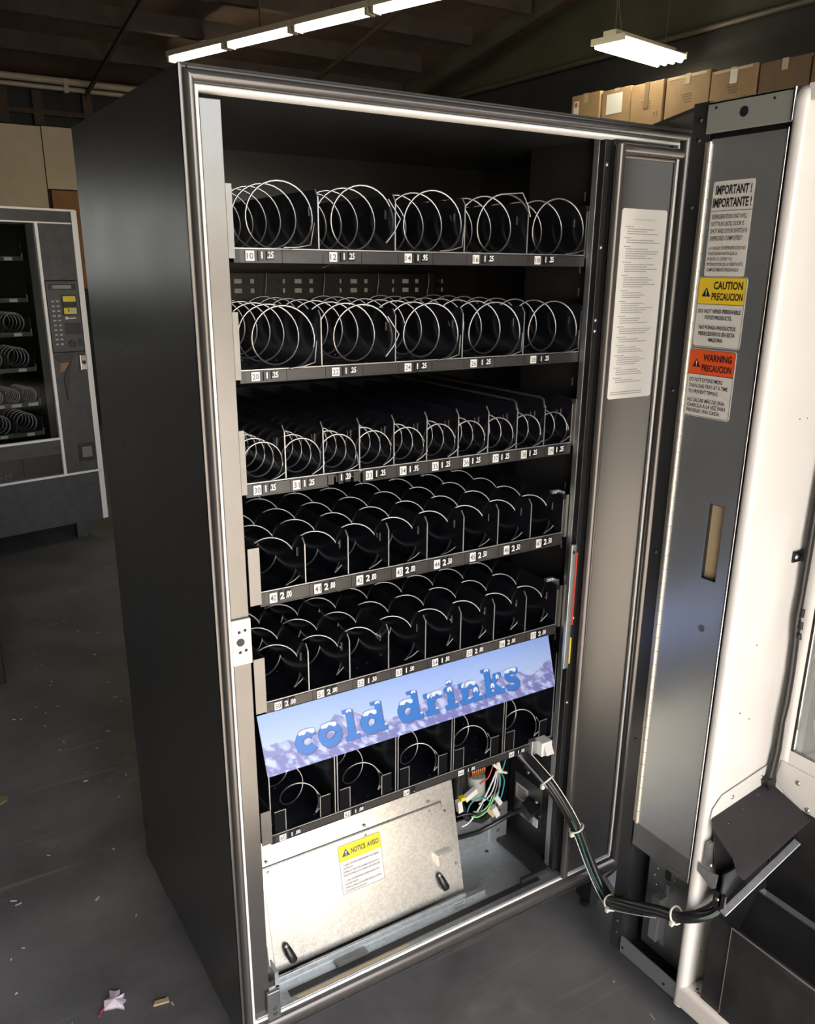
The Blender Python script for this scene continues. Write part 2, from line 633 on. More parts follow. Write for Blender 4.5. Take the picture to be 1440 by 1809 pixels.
MB().slab([(XR - 0.4, -3, zc_(-3) - 0.13), (XR - 0.4, 7.4, zc_(7.4) - 0.13), (XR - 0.4, 7.4, zc_(7.4)), (XR - 0.4, -3, zc_(-3))], (0.06, 0, 0)).build('edge_beam', 'wall_olive', ce)
struct(MB().box(-5, XR, -3.4, -3.2, 2.75, 4.85).box(-5, -1.7, -3.4, -3.2, FZ, 2.75)
       .box(4.2, XR, -3.4, -3.2, FZ, 2.75).build('wall_front', 'stucco', base=(0, -3.3, FZ)))
struct(MB().tube([(-2, 7.4, 2.93), (4.8, 7.4, 2.93)], 0.03, 8)
       .build('trim_1', 'conduit', base=(1, 7.4, 2.93)))
struct(MB().tube([(-2, 7.4, 2.872), (4.8, 7.4, 2.872)], 0.02, 8).box(1.42, 1.46, 7.37, 7.45, 2.84, 2.95)
       .build('trim_2', 'conduit', base=(1, 7.4, 2.86)))
struct(MB().tube([(XR - 0.05, 6.9, 3.0), (XR - 0.05, 0, 2.98)], 0.022, 8).build('trim_3', 'pipe_dark', base=(XR, 3, 2.99)))

# ------------------------------------------------------------------ main vending machine
W, H, D = 0.98, 1.649, 0.648
vm = thing('vending_machine', (0.49, 0.32, FZ), 'tall black snack vending machine standing with its door swung wide open', 'vending machine')

cab = MB()
cab.box(0, 0.012, 0.0, D, 0, H).box(W - 0.012, W, 0.0, D, 0, H)
cab.box(0.012, W - 0.012, 0.0, D, H - 0.012, H).box(0.012, W - 0.012, D - 0.012, D, 0, H - 0.012)
cab.box(0.012, W - 0.012, 0.0, D - 0.012, 0, 0.03)
cab.build('cabinet', 'black_side', vm, bevel=0.0015)

# inner liner of the cold compartment
inn = MB()
inn.box(0.012, 0.03, 0.03, 0.62, 0.03, 1.628)          # left wall
inn.box(0.93, 0.967, 0.03, 0.62, 0.03, 1.628)          # right wall
inn.box(0.03, 0.93, 0.60, 0.62, 0.03, 1.628)           # back
inn.box(0.03, 0.93, 0.02, 0.60, 1.626, 1.636)          # top
inn.box(0.03, 0.93, 0.596, 0.60, 1.5, 1.626)
inn.build('compartment_liner', 'black_inner', vm)


def frame(name, m, x0, x1, z0, z1, prof, k=(1, 1, 1, 1), smooth=True, add=(0, 0, 0, 0)):
    """sweep a (distance inwards, y) profile round a rectangle; k scales left, right, bottom, top widths"""
    mb = MB()
    n = len(prof)
    ring = []
    for d, y in prof:
        a, b, c, e = x0 + d * k[0] + add[0], x1 - d * k[1] - add[1], z0 + d * k[2] + add[2], z1 - d * k[3] - add[3]
        ring.append([(a, y, c), (b, y, c), (b, y, e), (a, y, e)])
    for side in range(4):
        vs = []
        for i in range(n):
            vs += [ring[i][side], ring[i][(side + 1) % 4]]
        mb.add(vs, [(2 * i, 2 * i + 1, 2 * i + 3, 2 * i + 2) for i in range(n - 1)], 0, smooth)
    return mb.build(name, m, vm)


kk = (1, 1.75, 2.1, 1.1)
frame('cabinet_lip', 'gasket_vinyl', 0.0, W, 0.0, H, [(0, 0.004), (0.0, -0.002), (0.0028, -0.003), (0.0034, 0.004), (0.006, 0.006)], (1, 1, 1.4, 1), False)
prof = [(0.0045, 0.006)]
for i in range(9):
    a = math.pi * i / 8
    prof.append((0.0125 - 0.0075 * math.cos(a), 0.002 - 0.013 * math.sin(a) ** 0.8 if 0 < i < 8 else 0.003))
prof.append((0.0205, 0.012))
frame('door_gasket', 'gasket_vinyl', 0.0, W, 0.0, H, prof, kk)
frame('breaker_strip', 'white_strip', 0.0, W, 0.0, H, [(0.0196, 0.012), (0.0205, 0.001), (0.023, -0.0015), (0.0255, 0.001), (0.0262, 0.03)], (1, 1, 0.7, 1), True, (0, 0.0145, 0.029, 0.002))

# left front column with the latch plate
MB().box(0.028, 0.058, 0.006, 0.03, 0.035, 1.612).build('left_post', 'column_metal', vm, bevel=0.001)
lp = MB().box(0.0262, 0.0585, 0.0, 0.0059, 0.787, 0.866).build('latch_plate', 'cream_plate', vm, bevel=0.0015)
sc = MB()
for x, z in ((0.038, 0.845), (0.048, 0.847), (0.038, 0.81), (0.048, 0.812)):
    sc.dome((x, 0.0, z), (0, -1, 0), 0.0028)
sc.build('screw', 'dark_screw', lp)
h = MB()
h.box(0.0285, 0.052, -0.0012, 0.0, 0.818, 0.838)
h.disc((0.039, -0.0012, 0.828), (0, -1, 0), 0.0068, 0.0006, 16, 1)
h.build('latch_hole', ['screw', 'ink'], lp)
st = MB().box(0.05, 0.076, -0.004, 0.004, 0.036, 0.105).build('door_stop', 'galv_dull', vm, bevel=0.002)
MB().dome((0.064, -0.004, 0.066), (0, -1, 0), 0.004).dome((0.064, -0.004, 0.053), (0, -1, 0), 0.004).build('screw', 'dark_screw', st)

# right side: partition, galvanised post, control column with its own gasket
par = MB()
par.box(0.797, 0.803, 0.05, 0.25, 0.03, 1.628)
for k in range(22):
    z = 0.62 + k * 0.043
    if k % 5 < 4:
        par.box(0.7962, 0.797, 0.085, 0.088, z, z + 0.016, 1)
par.build('partition', ['black_inner', 'edge_metal'], vm)
MB().box(0.74, 0.797, 0.16, 0.19, 1.6305, 1.6325).dome((0.77, 0.17, 1.6305), (0, 0, -1), 0.004, 1).dome((0.76, 0.25, 1.6305), (0, 0, -1), 0.004, 1) \
    .build('top_clip', ['black_plate', 'screw'], vm)
pm = MB()
pm.box(0.776, 0.797, 0.036, 0.05, 0.06, 1.628)
post = pm.build('right_post', 'galv_plain', vm, bevel=0.001)
s = MB()
for z in (1.61, 1.50, 1.36, 1.28, 0.62, 0.46, 0.30, 0.2, 0.08):
    s.dome((0.786, 0.036, z), (0, -1, 0), 0.0045)
s.build('screw', 'dark_screw', post)
cc = MB()
cc.box(0.79, 0.955, 0.012, 0.05, 0.045, 1.622)
cc.box(0.776, 0.790, 0.020, 0.034, 0.06, 1.625)
col = cc.build('control_column', 'black_plate', vm, bevel=0.001)
s = MB()
for z in (1.58, 1.44, 1.31, 1.29, 0.7, 0.5):
    s.dome((0.783, 0.020, z), (0, -1, 0), 0.004)
s.build('screw', 'screw', col)
MB().box(0.803, 0.944, 0.004, 0.012, 0.05, 1.6).build('control_cover', 'cover_enamel', col, bevel=0.001)


def bead(pts, r, sq=1.0):
    return MB().tube(pts, r, 10)


bd = MB()
bd.tube([(0.7935, 0.0, 0.05), (0.7935, 0.0, 1.612)], 0.0095, 12)
bd.tube([(0.805, 0.006, 0.05), (0.805, 0.006, 1.6)], 0.0045, 8)
bd.tube([(0.7935, 0.0, 1.606), (0.95, 0.0, 1.606)], 0.0095, 12)
bd.tube([(0.80, 0.005, 1.594), (0.945, 0.005, 1.594)], 0.004, 8)
bd.build('column_gasket', 'gasket_vinyl', col)
MB().box(0.9395, 0.947, -0.001, 0.004, 0.06, 1.6).build('column_strip', 'white_strip', col)
# instruction sheet on the control column
ps = MB()


def rounded(x0, x1, z0, z1, r, n=4):
    pts = []
    for cx, cz, a0 in ((x1 - r, z1 - r, 0), (x0 + r, z1 - r, 90), (x0 + r, z0 + r, 180), (x1 - r, z0 + r, 270)):
        for i in range(n + 1):
            a = R(a0 + 90 * i / n)
            pts.append((cx + r * math.cos(a), cz + r * math.sin(a)))
    return pts


ps.slab([(x, 0.004, z) for x, z in rounded(0.813, 0.932, 1.16, 1.508, 0.006)], (0, -0.0008, 0))
rr = random.Random(3)
z = 1.476
ps.text('PROGRAMMING THE VENDING UNITS', (0.873, 0.0030, 1.488), (1, 0, 0), (0, 0, 1), 0.0045, 1, 0.0, 'CENTER', 0.055)
while z > 1.19:
    for ln in range(rr.choice((3, 4, 5, 6, 4))):
        x = 0.824 + (0 if ln == 0 else 0.006)
        xe = x + (rr.uniform(0.016, 0.026) if ln == 0 else rr.uniform(0.045, 0.088))
        while x < xe:
            w = rr.uniform(0.003, 0.009)
            ps.box(x, min(x + w, xe), 0.0030, 0.0032, z, z + 0.0017, 1)
            x += w + 0.0012
        z -= 0.0041
        if z < 1.19:
            break
    z -= 0.003
for k in range(2):
    ps.box(0.82, 0.905, 0.0030, 0.0032, 1.168 + k * 0.004, 1.1697 + k * 0.004, 1)
tag(ps.build('instruction_sheet', ['paper_white', 'ink_faint'], col), 'long white printed instruction sheet')

# narrow striped rail beside the lower trays, and the white door switch
rl = MB().box(0.757, 0.7705, 0.012, 0.02, 0.59, 0.868).build('switch_rail', 'galv_plain', vm, bevel=0.001)
MB().disc((0.7635, 0.012, 0.852), (0, -1, 0), 0.0035, 0.0006, 12).build('hole', 'ink', rl)
MB().box(0.7706, 0.7735, 0.011, 0.02, 0.69, 0.85, 0).box(0.7706, 0.7735, 0.011, 0.02, 0.6, 0.66, 1) \
    .build('stripe_label', ['red', 'yellow'], rl)
sw = MB().box(0.728, 0.758, 0.03, 0.06, 0.374, 0.408).box(0.712, 0.728, 0.045, 0.06, 0.375, 0.41, 1) \
    .build('door_switch', ['white_plastic', 'galv_plain'], vm, bevel=0.002)
MB().slab([(0.733, 0.03, 0.378), (0.733, 0.03, 0.403), (0.733, 0.018, 0.382)], (0.021, 0, 0)).build('rocker', 'white_plastic', sw)

# ------------------------------------------------------------------ trays
YF = 0.053


def tray(xl, xr, n, zt, zb, hd, r, cz, yc, pitch, turns, wr, labels, prices, descr, idx, seg2=False, dx=0.0, bottle=False,
         num=(0.018, 0.031, 0.045), drop=0.001):
    cw = (xr - xl) / n
    yb = 0.53
    t = MB()
    zf = zt - drop
    hd += drop
    t.box(xl, xr, YF + 0.002, yb, zf - 0.004, zf)                    # floor
    t.box(xl, xr, yb, yb + 0.003, zf, zf + hd)                       # rear panel
    for x in (xl - 0.0012, xr):
        t.slab([(x, YF + 0.003, zb + 0.002), (x, YF + 0.003, zf + hd - 0.01), (x, YF + 0.009, zf + hd), (x, yb, zf + hd), (x, yb, zb + 0.002)], (0.0012, 0, 0))
        t.box(x - 0.0002, x + 0.0014, YF + 0.0015, YF + 0.003, zb + 0.002, zf + hd - 0.01, 1)
    t.box(xl, xr, YF + 0.003, YF + 0.0045, zf - 0.003, zt - 0.002)
    t.box(xl, xr, YF + 0.001, YF + 0.003, zt - 0.0016, zt, 1)       # bright front lip
    t.box(xl - 0.003, xl + 0.006, YF - 0.001, YF + 0.012, zb, zt - 0.002)   # black end cap
    rr = random.Random(idx)
    for k in range(int(n * 5)):                                      # crumbs and punched tabs on the floor
        x, y = xl + rr.random() * (xr - xl), YF + 0.01 + rr.random() ** 2 * 0.2
        w = rr.uniform(0.0008, 0.003)
        t.box(x, x + w, y, y + w * 0.6, zf, zf + 0.0005, 1)
    tr = t.build('tray', ['black_tray', 'edge_metal'], vm)
    tag(tr, descr)
    # price strip: each length is a piece
    ns = n * 2 if seg2 else n
    x0 = xl + 0.0062
    sw_ = (xr - x0) / ns
    first = None
    for k in range(ns):
        loc = (k * sw_, 0, 0)
        if idx == 3 and k == 2:                                      # broken length between 31 and 33
            MB().box(x0 + k * sw_ + 0.001, x0 + k * sw_ + 0.012, YF - 0.0005, YF + 0.003, zb + 0.003, zt - 0.003) \
                .box(x0 + k * sw_ + 0.017, x0 + k * sw_ + 0.045, YF + 0.001, YF + 0.003, zb + 0.006, zt - 0.005) \
                .box(x0 + k * sw_ + 0.05, x0 + k * sw_ + 0.063, YF - 0.0005, YF + 0.003, zb + 0.003, zt - 0.003) \
                .build('strip_segment', 'strip_grey', tr)
            continue
        if first is None:
            first = MB().box(x0 + 0.0004, x0 + sw_ - 0.0004, YF, YF + 0.004, zb, zt - 0.0025).box(
                x0 + 0.0004, x0 + sw_ - 0.0004, YF - 0.001, YF, zb, zb + 0.0015).build('strip_segment', 'strip_grey', tr)
            loc0 = first
            if k:
                loc0.location = loc
        else:
            dup(first, tr, loc)
    zc = (zt + zb) / 2 - 0.0005
    hh = (zt - zb) * 0.34
    for k in range(n):
        xc = xl + k * cw
        if not (idx == 3 and k == 2):
            a = MB().box(xc + num[0] - 0.0068, xc + num[0] + 0.0068, YF - 0.0022, YF - 0.001, zc - hh, zc + hh)
            a.text(str(labels[k]), (xc + num[0], YF - 0.0024, zc - hh * 0.62), (1, 0, 0), (0, 0, 1), hh * 1.75, 1, 0.01, 'CENTER', 0.0105)
            a.build('number_label', ['label_white', 'ink_grey'], tr)
        d, c = prices[k]
        p = MB()
        lift = 0.002 if idx == 3 and k == 2 else 0
        if d:
            p.box(xc + num[1] - 0.0045, xc + num[1] + 0.004, YF - 0.003, YF - 0.001, zc - hh, zc + hh + lift)
            p.text(d, (xc + num[1] + 0.001, YF - 0.0032, zc - hh * 0.5 + lift), (1, 0, 0), (0, 0, 1), hh * 1.9, 1, 0.03, 'CENTER')
        if c:
            p.box(xc + num[2] - 0.0055, xc + num[2] + 0.0055, YF - 0.003, YF - 0.001, zc - hh * 0.8, zc + hh + lift)
            p.text(c, (xc + num[2], YF - 0.0032, zc - hh * 0.4 + lift), (1, 0, 0), (0, 0, 1), hh * 1.8, 1, 0.03, 'CENTER', 0.0105)
        if d or c:
            p.build('price_label', ['black_tray', 'label_white'], tr)
    # side flanges that hook over the front posts
    fh = 0.06 if bottle else hd
    for x0_, x1_ in ((xl - 0.022 if idx > 3 else xl - 0.013, xl - 0.002), (xr + 0.0025, xr + 0.009)):
        MB().box(x0_, x1_, YF - 0.004, YF - 0.002, zb + (0.006 if x0_ < xl else 0.016), zf + fh).box(
            x1_ - 0.002 if x0_ < xl else x0_, x1_ if x0_ < xl else x0_ + 0.002, YF - 0.002, YF + 0.05, zb + 0.016, zf + fh).build('side_flange', 'flange_metal', tr)
    # dividers
    def divider(x):
        dv = MB()
        hh_ = hd
        dv.slab([(x - 0.0006, YF + 0.004, zf), (x - 0.0006, YF + 0.004, zf + hh_ - 0.010), (x - 0.0006, YF + 0.012, zf + hh_),
                 (x - 0.0006, yb, zf + hh_ * (1.0 if not bottle else 1.0)), (x - 0.0006, yb, zf)], (0.0012, 0, 0))
        dv.box(x - 0.0009, x + 0.0009, YF + 0.0028, YF + 0.0042, zf, zf + hh_ - 0.010, 1)
        dv.obox((x, YF + 0.008, zf + hh_ - 0.005), (0.0009, 0, 0), (0, 0.004, 0.005), (0, -0.0005, 0.0004), 1)
        if not bottle:
            dv.box(x, x + 0.009, YF + 0.002, YF + 0.003, zf, zf + 0.0012, 1)
        return dv
    d0 = None
    for k in range(1, n):
        xs = [xl + k * cw - 0.0028, xl + k * cw + 0.0028] if bottle else [xl + k * cw]
        for x in xs:
            if d0 is None:
                d0 = divider(x).build('divider', ['black_tray', 'edge_metal'], tr)
                dx0 = x
            else:
                dup(d0, tr, (x - dx0, 0, 0))
    if idx == 3:                                                      # two dividers carry a rolled bright top rail
        for k in (8, 9):
            x = xl + k * cw
            MB().tube([(x, YF + 0.006, zf + hd - 0.012), (x, YF + 0.01, zf + hd + 0.002), (x, YF + 0.02, zf + hd + 0.006), (x, 0.52, zf + hd + 0.006)], 0.0022, 6) \
                .build('divider_rail', 'flange_metal', tr)
    # small white slot marks punched in the dividers
    mk = MB()
    for k in range(n):
        x = xl + (k + 1) * cw - 0.0014
        mk.box(x - 0.0004, x + 0.0002, YF + 0.032, YF + 0.034, zf + hd * 0.58, zf + hd * 0.74)
        if idx == 3 or k == 2:
            mk.obox((x, YF + 0.044, zf + hd * 0.66), (0.0003, 0, 0), (0, 0.002, 0.004), (0, 0.0006, -0.0003))
    tag(mk.build('slot_mark', 'edge_metal', tr), kind='stuff')
    # spirals
    def spiral(xc, a_end):
        sp = MB()
        seg = 30 if r > 0.04 else 24
        pts = []
        for i in range(int(seg * turns) + 1):
            a = a_end + 2 * math.pi * i / seg
            pts.append((xc + r * math.cos(a), yc + pitch * i / seg, cz + r * math.sin(a)))
        sp.tube(pts, wr, 6, 0)
        ns_ = int(seg * 0.24)
        sp.tube(pts[1:ns_], wr * 1.35, 7, 1)                           # pusher sleeve
        a0, a1 = a_end, a_end + 2 * math.pi * 0.24
        am = (a0 + a1) / 2
        q = 1.16
        sp.tube([(xc + r * math.cos(a0), yc - 0.001, cz + r * math.sin(a0)),
                 (xc + r * 1.02 * math.cos(a0 + 0.45), yc - 0.003, cz + r * 1.02 * math.sin(a0 + 0.45)),
                 (xc + r * q * math.cos(am + 0.1), yc - 0.003, cz + r * q * math.sin(am + 0.1)),
                 (xc + r * math.cos(a1), yc + 0.006, cz + r * math.sin(a1))], wr * 0.7, 5, 0)
        # hub and drive shaft at the back
        sp.tube([(xc, yb - 0.02, cz), (xc, yb, cz)], 0.008, 8, 1)
        sp.tube([pts[-1], (xc, min(pts[-1][1] + 0.004, yb - 0.004), cz)], wr, 5, 0)
        return sp
    variants = {}
    for k in range(n):
        xc = xl + (k + 0.5) * cw + dx
        ang = SPIN[idx][k]
        if ang not in variants:
            variants[ang] = (spiral(xc, R(ang)).build('spiral', ['wire', 'sleeve'], tr), xc)
        else:
            o, xo = variants[ang]
            dup(o, tr, (xc - xo, 0, 0))
    return tr


SPIN = {1: [-100, -50, -95, 15, -95], 2: [-95, -50, -95, -95, -95], 3: [-80, -70, -85, -70, -70, -70, -75, -80, -80, -75],
        4: [-75, -55, -75, -75, -85, -75, -75, -70], 5: [-60, -55, -25, -80, -55, -60, -60, -60], 6: [-50, -45, -50, -55, -55]}
q25 = ('1', '.25')
N12 = (0.022, 0.0395, 0.054)
tray(0.085, 0.775, 5, 1.427, 1.406, 0.086, 0.0475, 1.475, 0.032, 0.0585, 8, 0.0017, (10, 12, 14, 16, 18),
     [q25, q25, ('1', '.95'), q25, q25], 'top tray with five wide spirals numbered 10 to 18', 1, True, 0.007, num=N12)
tray(0.085, 0.778, 5, 1.25, 1.23, 0.086, 0.0465, 1.2975, 0.034, 0.0585, 8, 0.0017, (20, 22, 24, 26, 28),
     [q25] * 5, 'second tray down with five wide spirals numbered 20 to 28', 2, True, 0.007, num=N12)
tray(0.085, 0.772, 10, 1.072, 1.049, 0.086, 0.0305, 1.101, 0.06, 0.037, 12, 0.0014, range(30, 40),
     [q25, q25, ('1', '.20'), q25, ('1', '.95'), q25, q25, q25, q25, q25], 'third tray down with ten narrow spirals numbered 30 to 39', 3, dx=0.004, num=(0.016, 0.029, 0.0425), drop=0.004)
tray(0.1, 0.765, 8, 0.884, 0.858, 0.08, 0.0395, 0.9135, 0.084, 0.086, 5.4, 0.0015, range(40, 48),
     [('2', '.00')] * 4 + [('2', '.50')] * 4, 'fourth tray down with eight spirals numbered 40 to 47', 4, dx=0.006, num=(0.02, 0.035, 0.048), drop=0.014)
tray(0.1, 0.765, 8, 0.678, 0.656, 0.088, 0.0398, 0.7105, 0.084, 0.088, 5.3, 0.0015, range(50, 58),
     [('2', '.00')] * 2 + [('1', '.50')] * 3 + [('2', '.00')] * 3, 'fifth tray down with eight spirals numbered 50 to 57', 5, dx=0.005, num=(0.02, 0.035, 0.048), drop=0.012)
t6 = tray(0.098, 0.775, 5, 0.402, 0.384, 0.215, 0.032, 0.436, 0.064, 0.071, 6, 0.0014, (60, 62, 64, 66, 68),
          [('1', '.00'), ('1', '.00'), ('.', ''), ('1', '.00'), ('1', '.00')], 'bottom drinks tray with five wide spirals numbered 60 to 68', 6, dx=0.006, bottle=True, num=(0.02, 0.037, 0.05))
cw6 = (0.775 - 0.098) / 5
st0 = {}
for k in range(5):
    x = 0.098
    for a, b, side in ((x + 0.008, x + 0.03, 1), (x + cw6 - 0.034, x + cw6 - 0.012, -1)):
        if side not in st0:
            e = b if side > 0 else a
            st0[side] = MB().box(a, b, 0.0575, 0.0585, 0.402, 0.446).box(a, b, 0.0572, 0.0588, 0.446, 0.4472, 1) \
                .box(e - 0.0007, e + 0.0007, 0.0572, 0.0588, 0.402, 0.4472, 1).build('bottle_stop', ['stop_black', 'edge_metal'], t6)
        else:
            dup(st0[side], t6, (k * cw6, 0, 0))
MB().box(0.097, 0.0985, 0.056, 0.0575, 0.40, 0.62).build('front_edge', 'edge_metal', t6)
for k, s_ in ((0, 1), (1, 1)):
    x = 0.15 + k * cw6 - 0.005
    MB().disc((x, 0.2, 0.45), (0, -1, 0.4), 0.016, 0.002, 16).build('motor_disc', 'galv_dull', t6)

# metal hooks at the right end of the lower two eight-spiral trays
for z in (0.965, 0.772):
    MB().box(0.752, 0.772, 0.075, 0.083, z - 0.003, z + 0.004).box(0.768, 0.773, 0.06, 0.083, z - 0.016, z + 0.004).dome((0.762, 0.075, z), (0, -1, 0), 0.003) \
        .build('tray_lock', 'galv_blue', vm)
# perforated motor plate behind the second tray
mp = MB().box(0.1, 0.76, 0.534, 0.538, 1.335, 1.388).build('motor_plate', 'black_plate', vm)
for k in range(5):
    c = MB()
    for j, (dx_, w, m) in enumerate(((0.0, 0.016, 0), (0.035, 0.008, 0), (0.043, 0.007, 1), (0.07, 0.01, 1), (0.095, 0.012, 1), (0.108, 0.004, 0))):
        for z in (1.349, 1.368):
            c.box(0.13 + k * 0.135 + dx_, 0.13 + k * 0.135 + dx_ + w, 0.5325, 0.534, z, z + 0.009, m)
    tag(c.build('plate_hole', ['connector', 'ink'], mp), kind='stuff')
wm = MB()
for k in range(5):
    MB().tube([(0.2 + k * 0.135, 0.53, 1.39), (0.197 + k * 0.135, 0.525, 1.37), (0.195 + k * 0.135, 0.53, 1.34)], 0.001, 5).build('motor_wire', 'wire', mp)
wm.tube([(0.46, 0.52, 1.40), (0.48, 0.515, 1.408), (0.5, 0.52, 1.403)], 0.0012, 5, 1)
wm.build('motor_wire', ['wire', 'copper'], mp)

# ------------------------------------------------------------------ drinks picture panel, hung in front of the bottom tray
sg_top, sg_bot = 0.657, 0.551
P0, P1, P2, P3 = Vector((0.0795, 0.0515, sg_top)), Vector((0.744, 0.0515, sg_top)), Vector((0.7435, 0.019, sg_bot)), Vector((0.0815, 0.019, sg_bot))
nrm = (P1 - P0).cross(P3 - P0).normalized()
if nrm.y > 0:
    nrm = -nrm
sgm = MB()
sgm.add([P3, P2, P1, P0], [(0, 1, 2, 3)], 0)
bk = -nrm * 0.003
sgm.add([P3, P2, P1, P0, P3 + bk, P2 + bk, P1 + bk, P0 + bk], [(7, 6, 5, 4), (0, 4, 5, 1), (1, 5, 6, 2), (2, 6, 7, 3), (3, 7, 4, 0)], 1)
sgn = sgm.build('picture_panel', ['mountain_print', 'black_plate'], vm, uv=[(0, 0), (1, 0), (1, 1), (0, 1)] * 3)
tag(sgn, 'pale blue mountain picture panel reading cold drinks')
ux = (P1 - P0).normalized()
uy = (P0 - P3).normalized()


def stroke_poly(pts, w):
    """flat ribbon along a 2-D polyline"""
    L_, R_ = [], []
    n = len(pts)
    for i in range(n):
        a = Vector(pts[max(i - 1, 0)])
        b = Vector(pts[min(i + 1, n - 1)])
        t = (b - a).normalized()
        nn = Vector((-t.y, t.x)) * w / 2
        L_.append(Vector(pts[i]) + nn)
        R_.append(Vector(pts[i]) - nn)
    return L_, R_


def arc(cx, cy, rx, ry, a0, a1, n=14):
    return [(cx + rx * math.cos(R(a0 + (a1 - a0) * i / n)), cy + ry * math.sin(R(a0 + (a1 - a0) * i / n))) for i in range(n + 1)]


# slab-serif lower case, x-height 1.0; (strokes, slabs, advance)
def bar(x0, y0, x1, y1):
    return [(x0, y0), (x1, y1)]


SW = 0.32
GL = {
    'c': ([(arc(0.55, 0.5, 0.38, 0.36, 40, 325), SW)], [(0.62, 0.72, 0.98, 0.98)], 1.08),
    'o': ([(arc(0.58, 0.5, 0.40, 0.36, 0, 360, 20), SW)], [], 1.2),
    'l': ([(bar(0.42, 0, 0.42, 1.55), SW)], [(0.1, 1.36, 0.42, 1.6), (0.08, 0.0, 0.78, 0.2)], 0.9),
    'd': ([(arc(0.53, 0.5, 0.36, 0.36, 0, 360, 20), SW), (bar(0.98, 0.1, 0.98, 1.55), SW * 0.95)], [(0.62, 1.36, 1.0, 1.6), (0.9, 0.0, 1.32, 0.2)], 1.42),
    'r': ([(bar(0.38, 0.05, 0.38, 0.95), SW), (arc(0.80, 0.52, 0.33, 0.34, 170, 60), SW * 0.85)], [(0.05, 0.8, 0.4, 1.0), (0.05, 0.0, 0.76, 0.2), (0.74, 0.68, 1.02, 0.98)], 1.12),
    'i': ([(bar(0.4, 0.05, 0.4, 0.98), SW), (arc(0.4, 1.36, 0.09, 0.09, 0, 360, 12), 0.19)], [(0.08, 0.8, 0.4, 1.0), (0.05, 0.0, 0.76, 0.2)], 0.86),
    'n': ([(bar(0.36, 0.05, 0.36, 0.95), SW), (arc(0.72, 0.52, 0.30, 0.32, 165, 10), SW * 0.9), (bar(1.0, 0.05, 1.0, 0.6), SW)],
          [(0.05, 0.8, 0.4, 1.0), (0.05, 0.0, 0.66, 0.2), (0.72, 0.0, 1.32, 0.2)], 1.4),
    'k': ([(bar(0.38, 0.05, 0.38, 1.55), SW), (bar(0.5, 0.42, 0.98, 0.9), SW * 0.7), (bar(0.62, 0.55, 1.04, 0.1), SW * 0.85)],
          [(0.05, 1.36, 0.4, 1.6), (0.05, 0.0, 0.68, 0.2), (0.72, 0.8, 1.2, 1.0), (0.78, 0.0, 1.32, 0.2)], 1.34),
    's': ([(arc(0.5, 0.72, 0.3, 0.2, 20, 250, 10) + arc(0.5, 0.28, 0.32, 0.2, 70, -160, 10), SW * 0.78)], [(0.68, 0.74, 0.9, 1.0), (0.1, 0.0, 0.3, 0.28)], 1.0),
    ' ': ([], [], 0.5),
}


def lettering():
    out = []
    word = 'cold drinks'
    tot = sum(GL[ch][2] for ch in word)
    x_start, x_end = 0.060, 0.572           # along the panel, metres from its left edge
    kx = (x_end - x_start) / tot
    ky = 0.043
    base = 0.021

    def place(px, py, lift, x0, tilt=0.0):
        py = py if py < 1 else 1 + (py - 1) * 0.55
        return P3 + ux * (x0 + px * kx) + uy * (base + py * ky) + nrm * lift
    x = x_start
    for ch in word:
        st_, slabs, adv = GL[ch]
        mb = MB()
        for layer, (off, m, grow) in enumerate((((0.05, -0.05), 1, 0.05), ((0, 0), 0, 0.0))):
            lift = 0.0006 + 0.0005 * layer
            for pts, w in st_:
                lift += 0.00006
                L_, R_ = stroke_poly([(p[0] + off[0], p[1] + off[1]) for p in pts], w + grow)
                vs = [place(q.x, q.y, lift, x) for q in L_] + [place(q.x, q.y, lift, x) for q in R_]
                n = len(L_)
                mb.add(vs, [(i, i + 1, n + i + 1, n + i) for i in range(n - 1)], m)
            for a, b, c, d in slabs:
                lift += 0.00006
                mb.add([place(a + off[0], b + off[1], lift, x), place(c + off[0], b + off[1], lift, x), place(c + off[0], d + off[1], lift, x), place(a + off[0], d + off[1], lift, x)], [(0, 1, 2, 3)], m)
        # snow caps on the tops of the strokes
        for pts, w in st_:
            top = [p for p in pts if p[1] >= max(q[1] for q in pts) - 0.13]
            ym = max(q[1] for q in pts)
            xa, xb = min(p[0] for p in top) - w * 0.42, max(p[0] for p in top) + w * 0.42
            if len(pts) == 2:
                ym -= w * 0.5 - 0.02
            n = 6
            vs = []
            for i in range(n + 1):
                f = i / n
                yy = ym + w * 0.5 - 0.35 * (f - 0.5) ** 2
                vs += [place(xa + (xb - xa) * f, yy + 0.03, 0.0017, x), place(xa + (xb - xa) * f, yy - 0.1 - 0.05 * ((i * 7) % 3), 0.0017, x)]
            mb.add(vs, [(2 * i, 2 * i + 1, 2 * i + 3, 2 * i + 2) for i in range(n)], 2)
        # snow heaps on slab feet
        for a, b, c, d in slabs:
            if b == 0.0 and c - a > 0.3:
                mb.add([place(c - 0.16, 0.2, 0.0017, x), place(c, 0.2, 0.0017, x), place(c - 0.02, 0.28, 0.0017, x), place(c - 0.12, 0.28, 0.0017, x)], [(0, 1, 2, 3)], 2)
        x += adv * kx
        if st_:
            out.append(mb)
    return out


for mb in lettering():
    mb.build('letter', ['blue_print', 'blue_shadow', 'snow'], sgn)

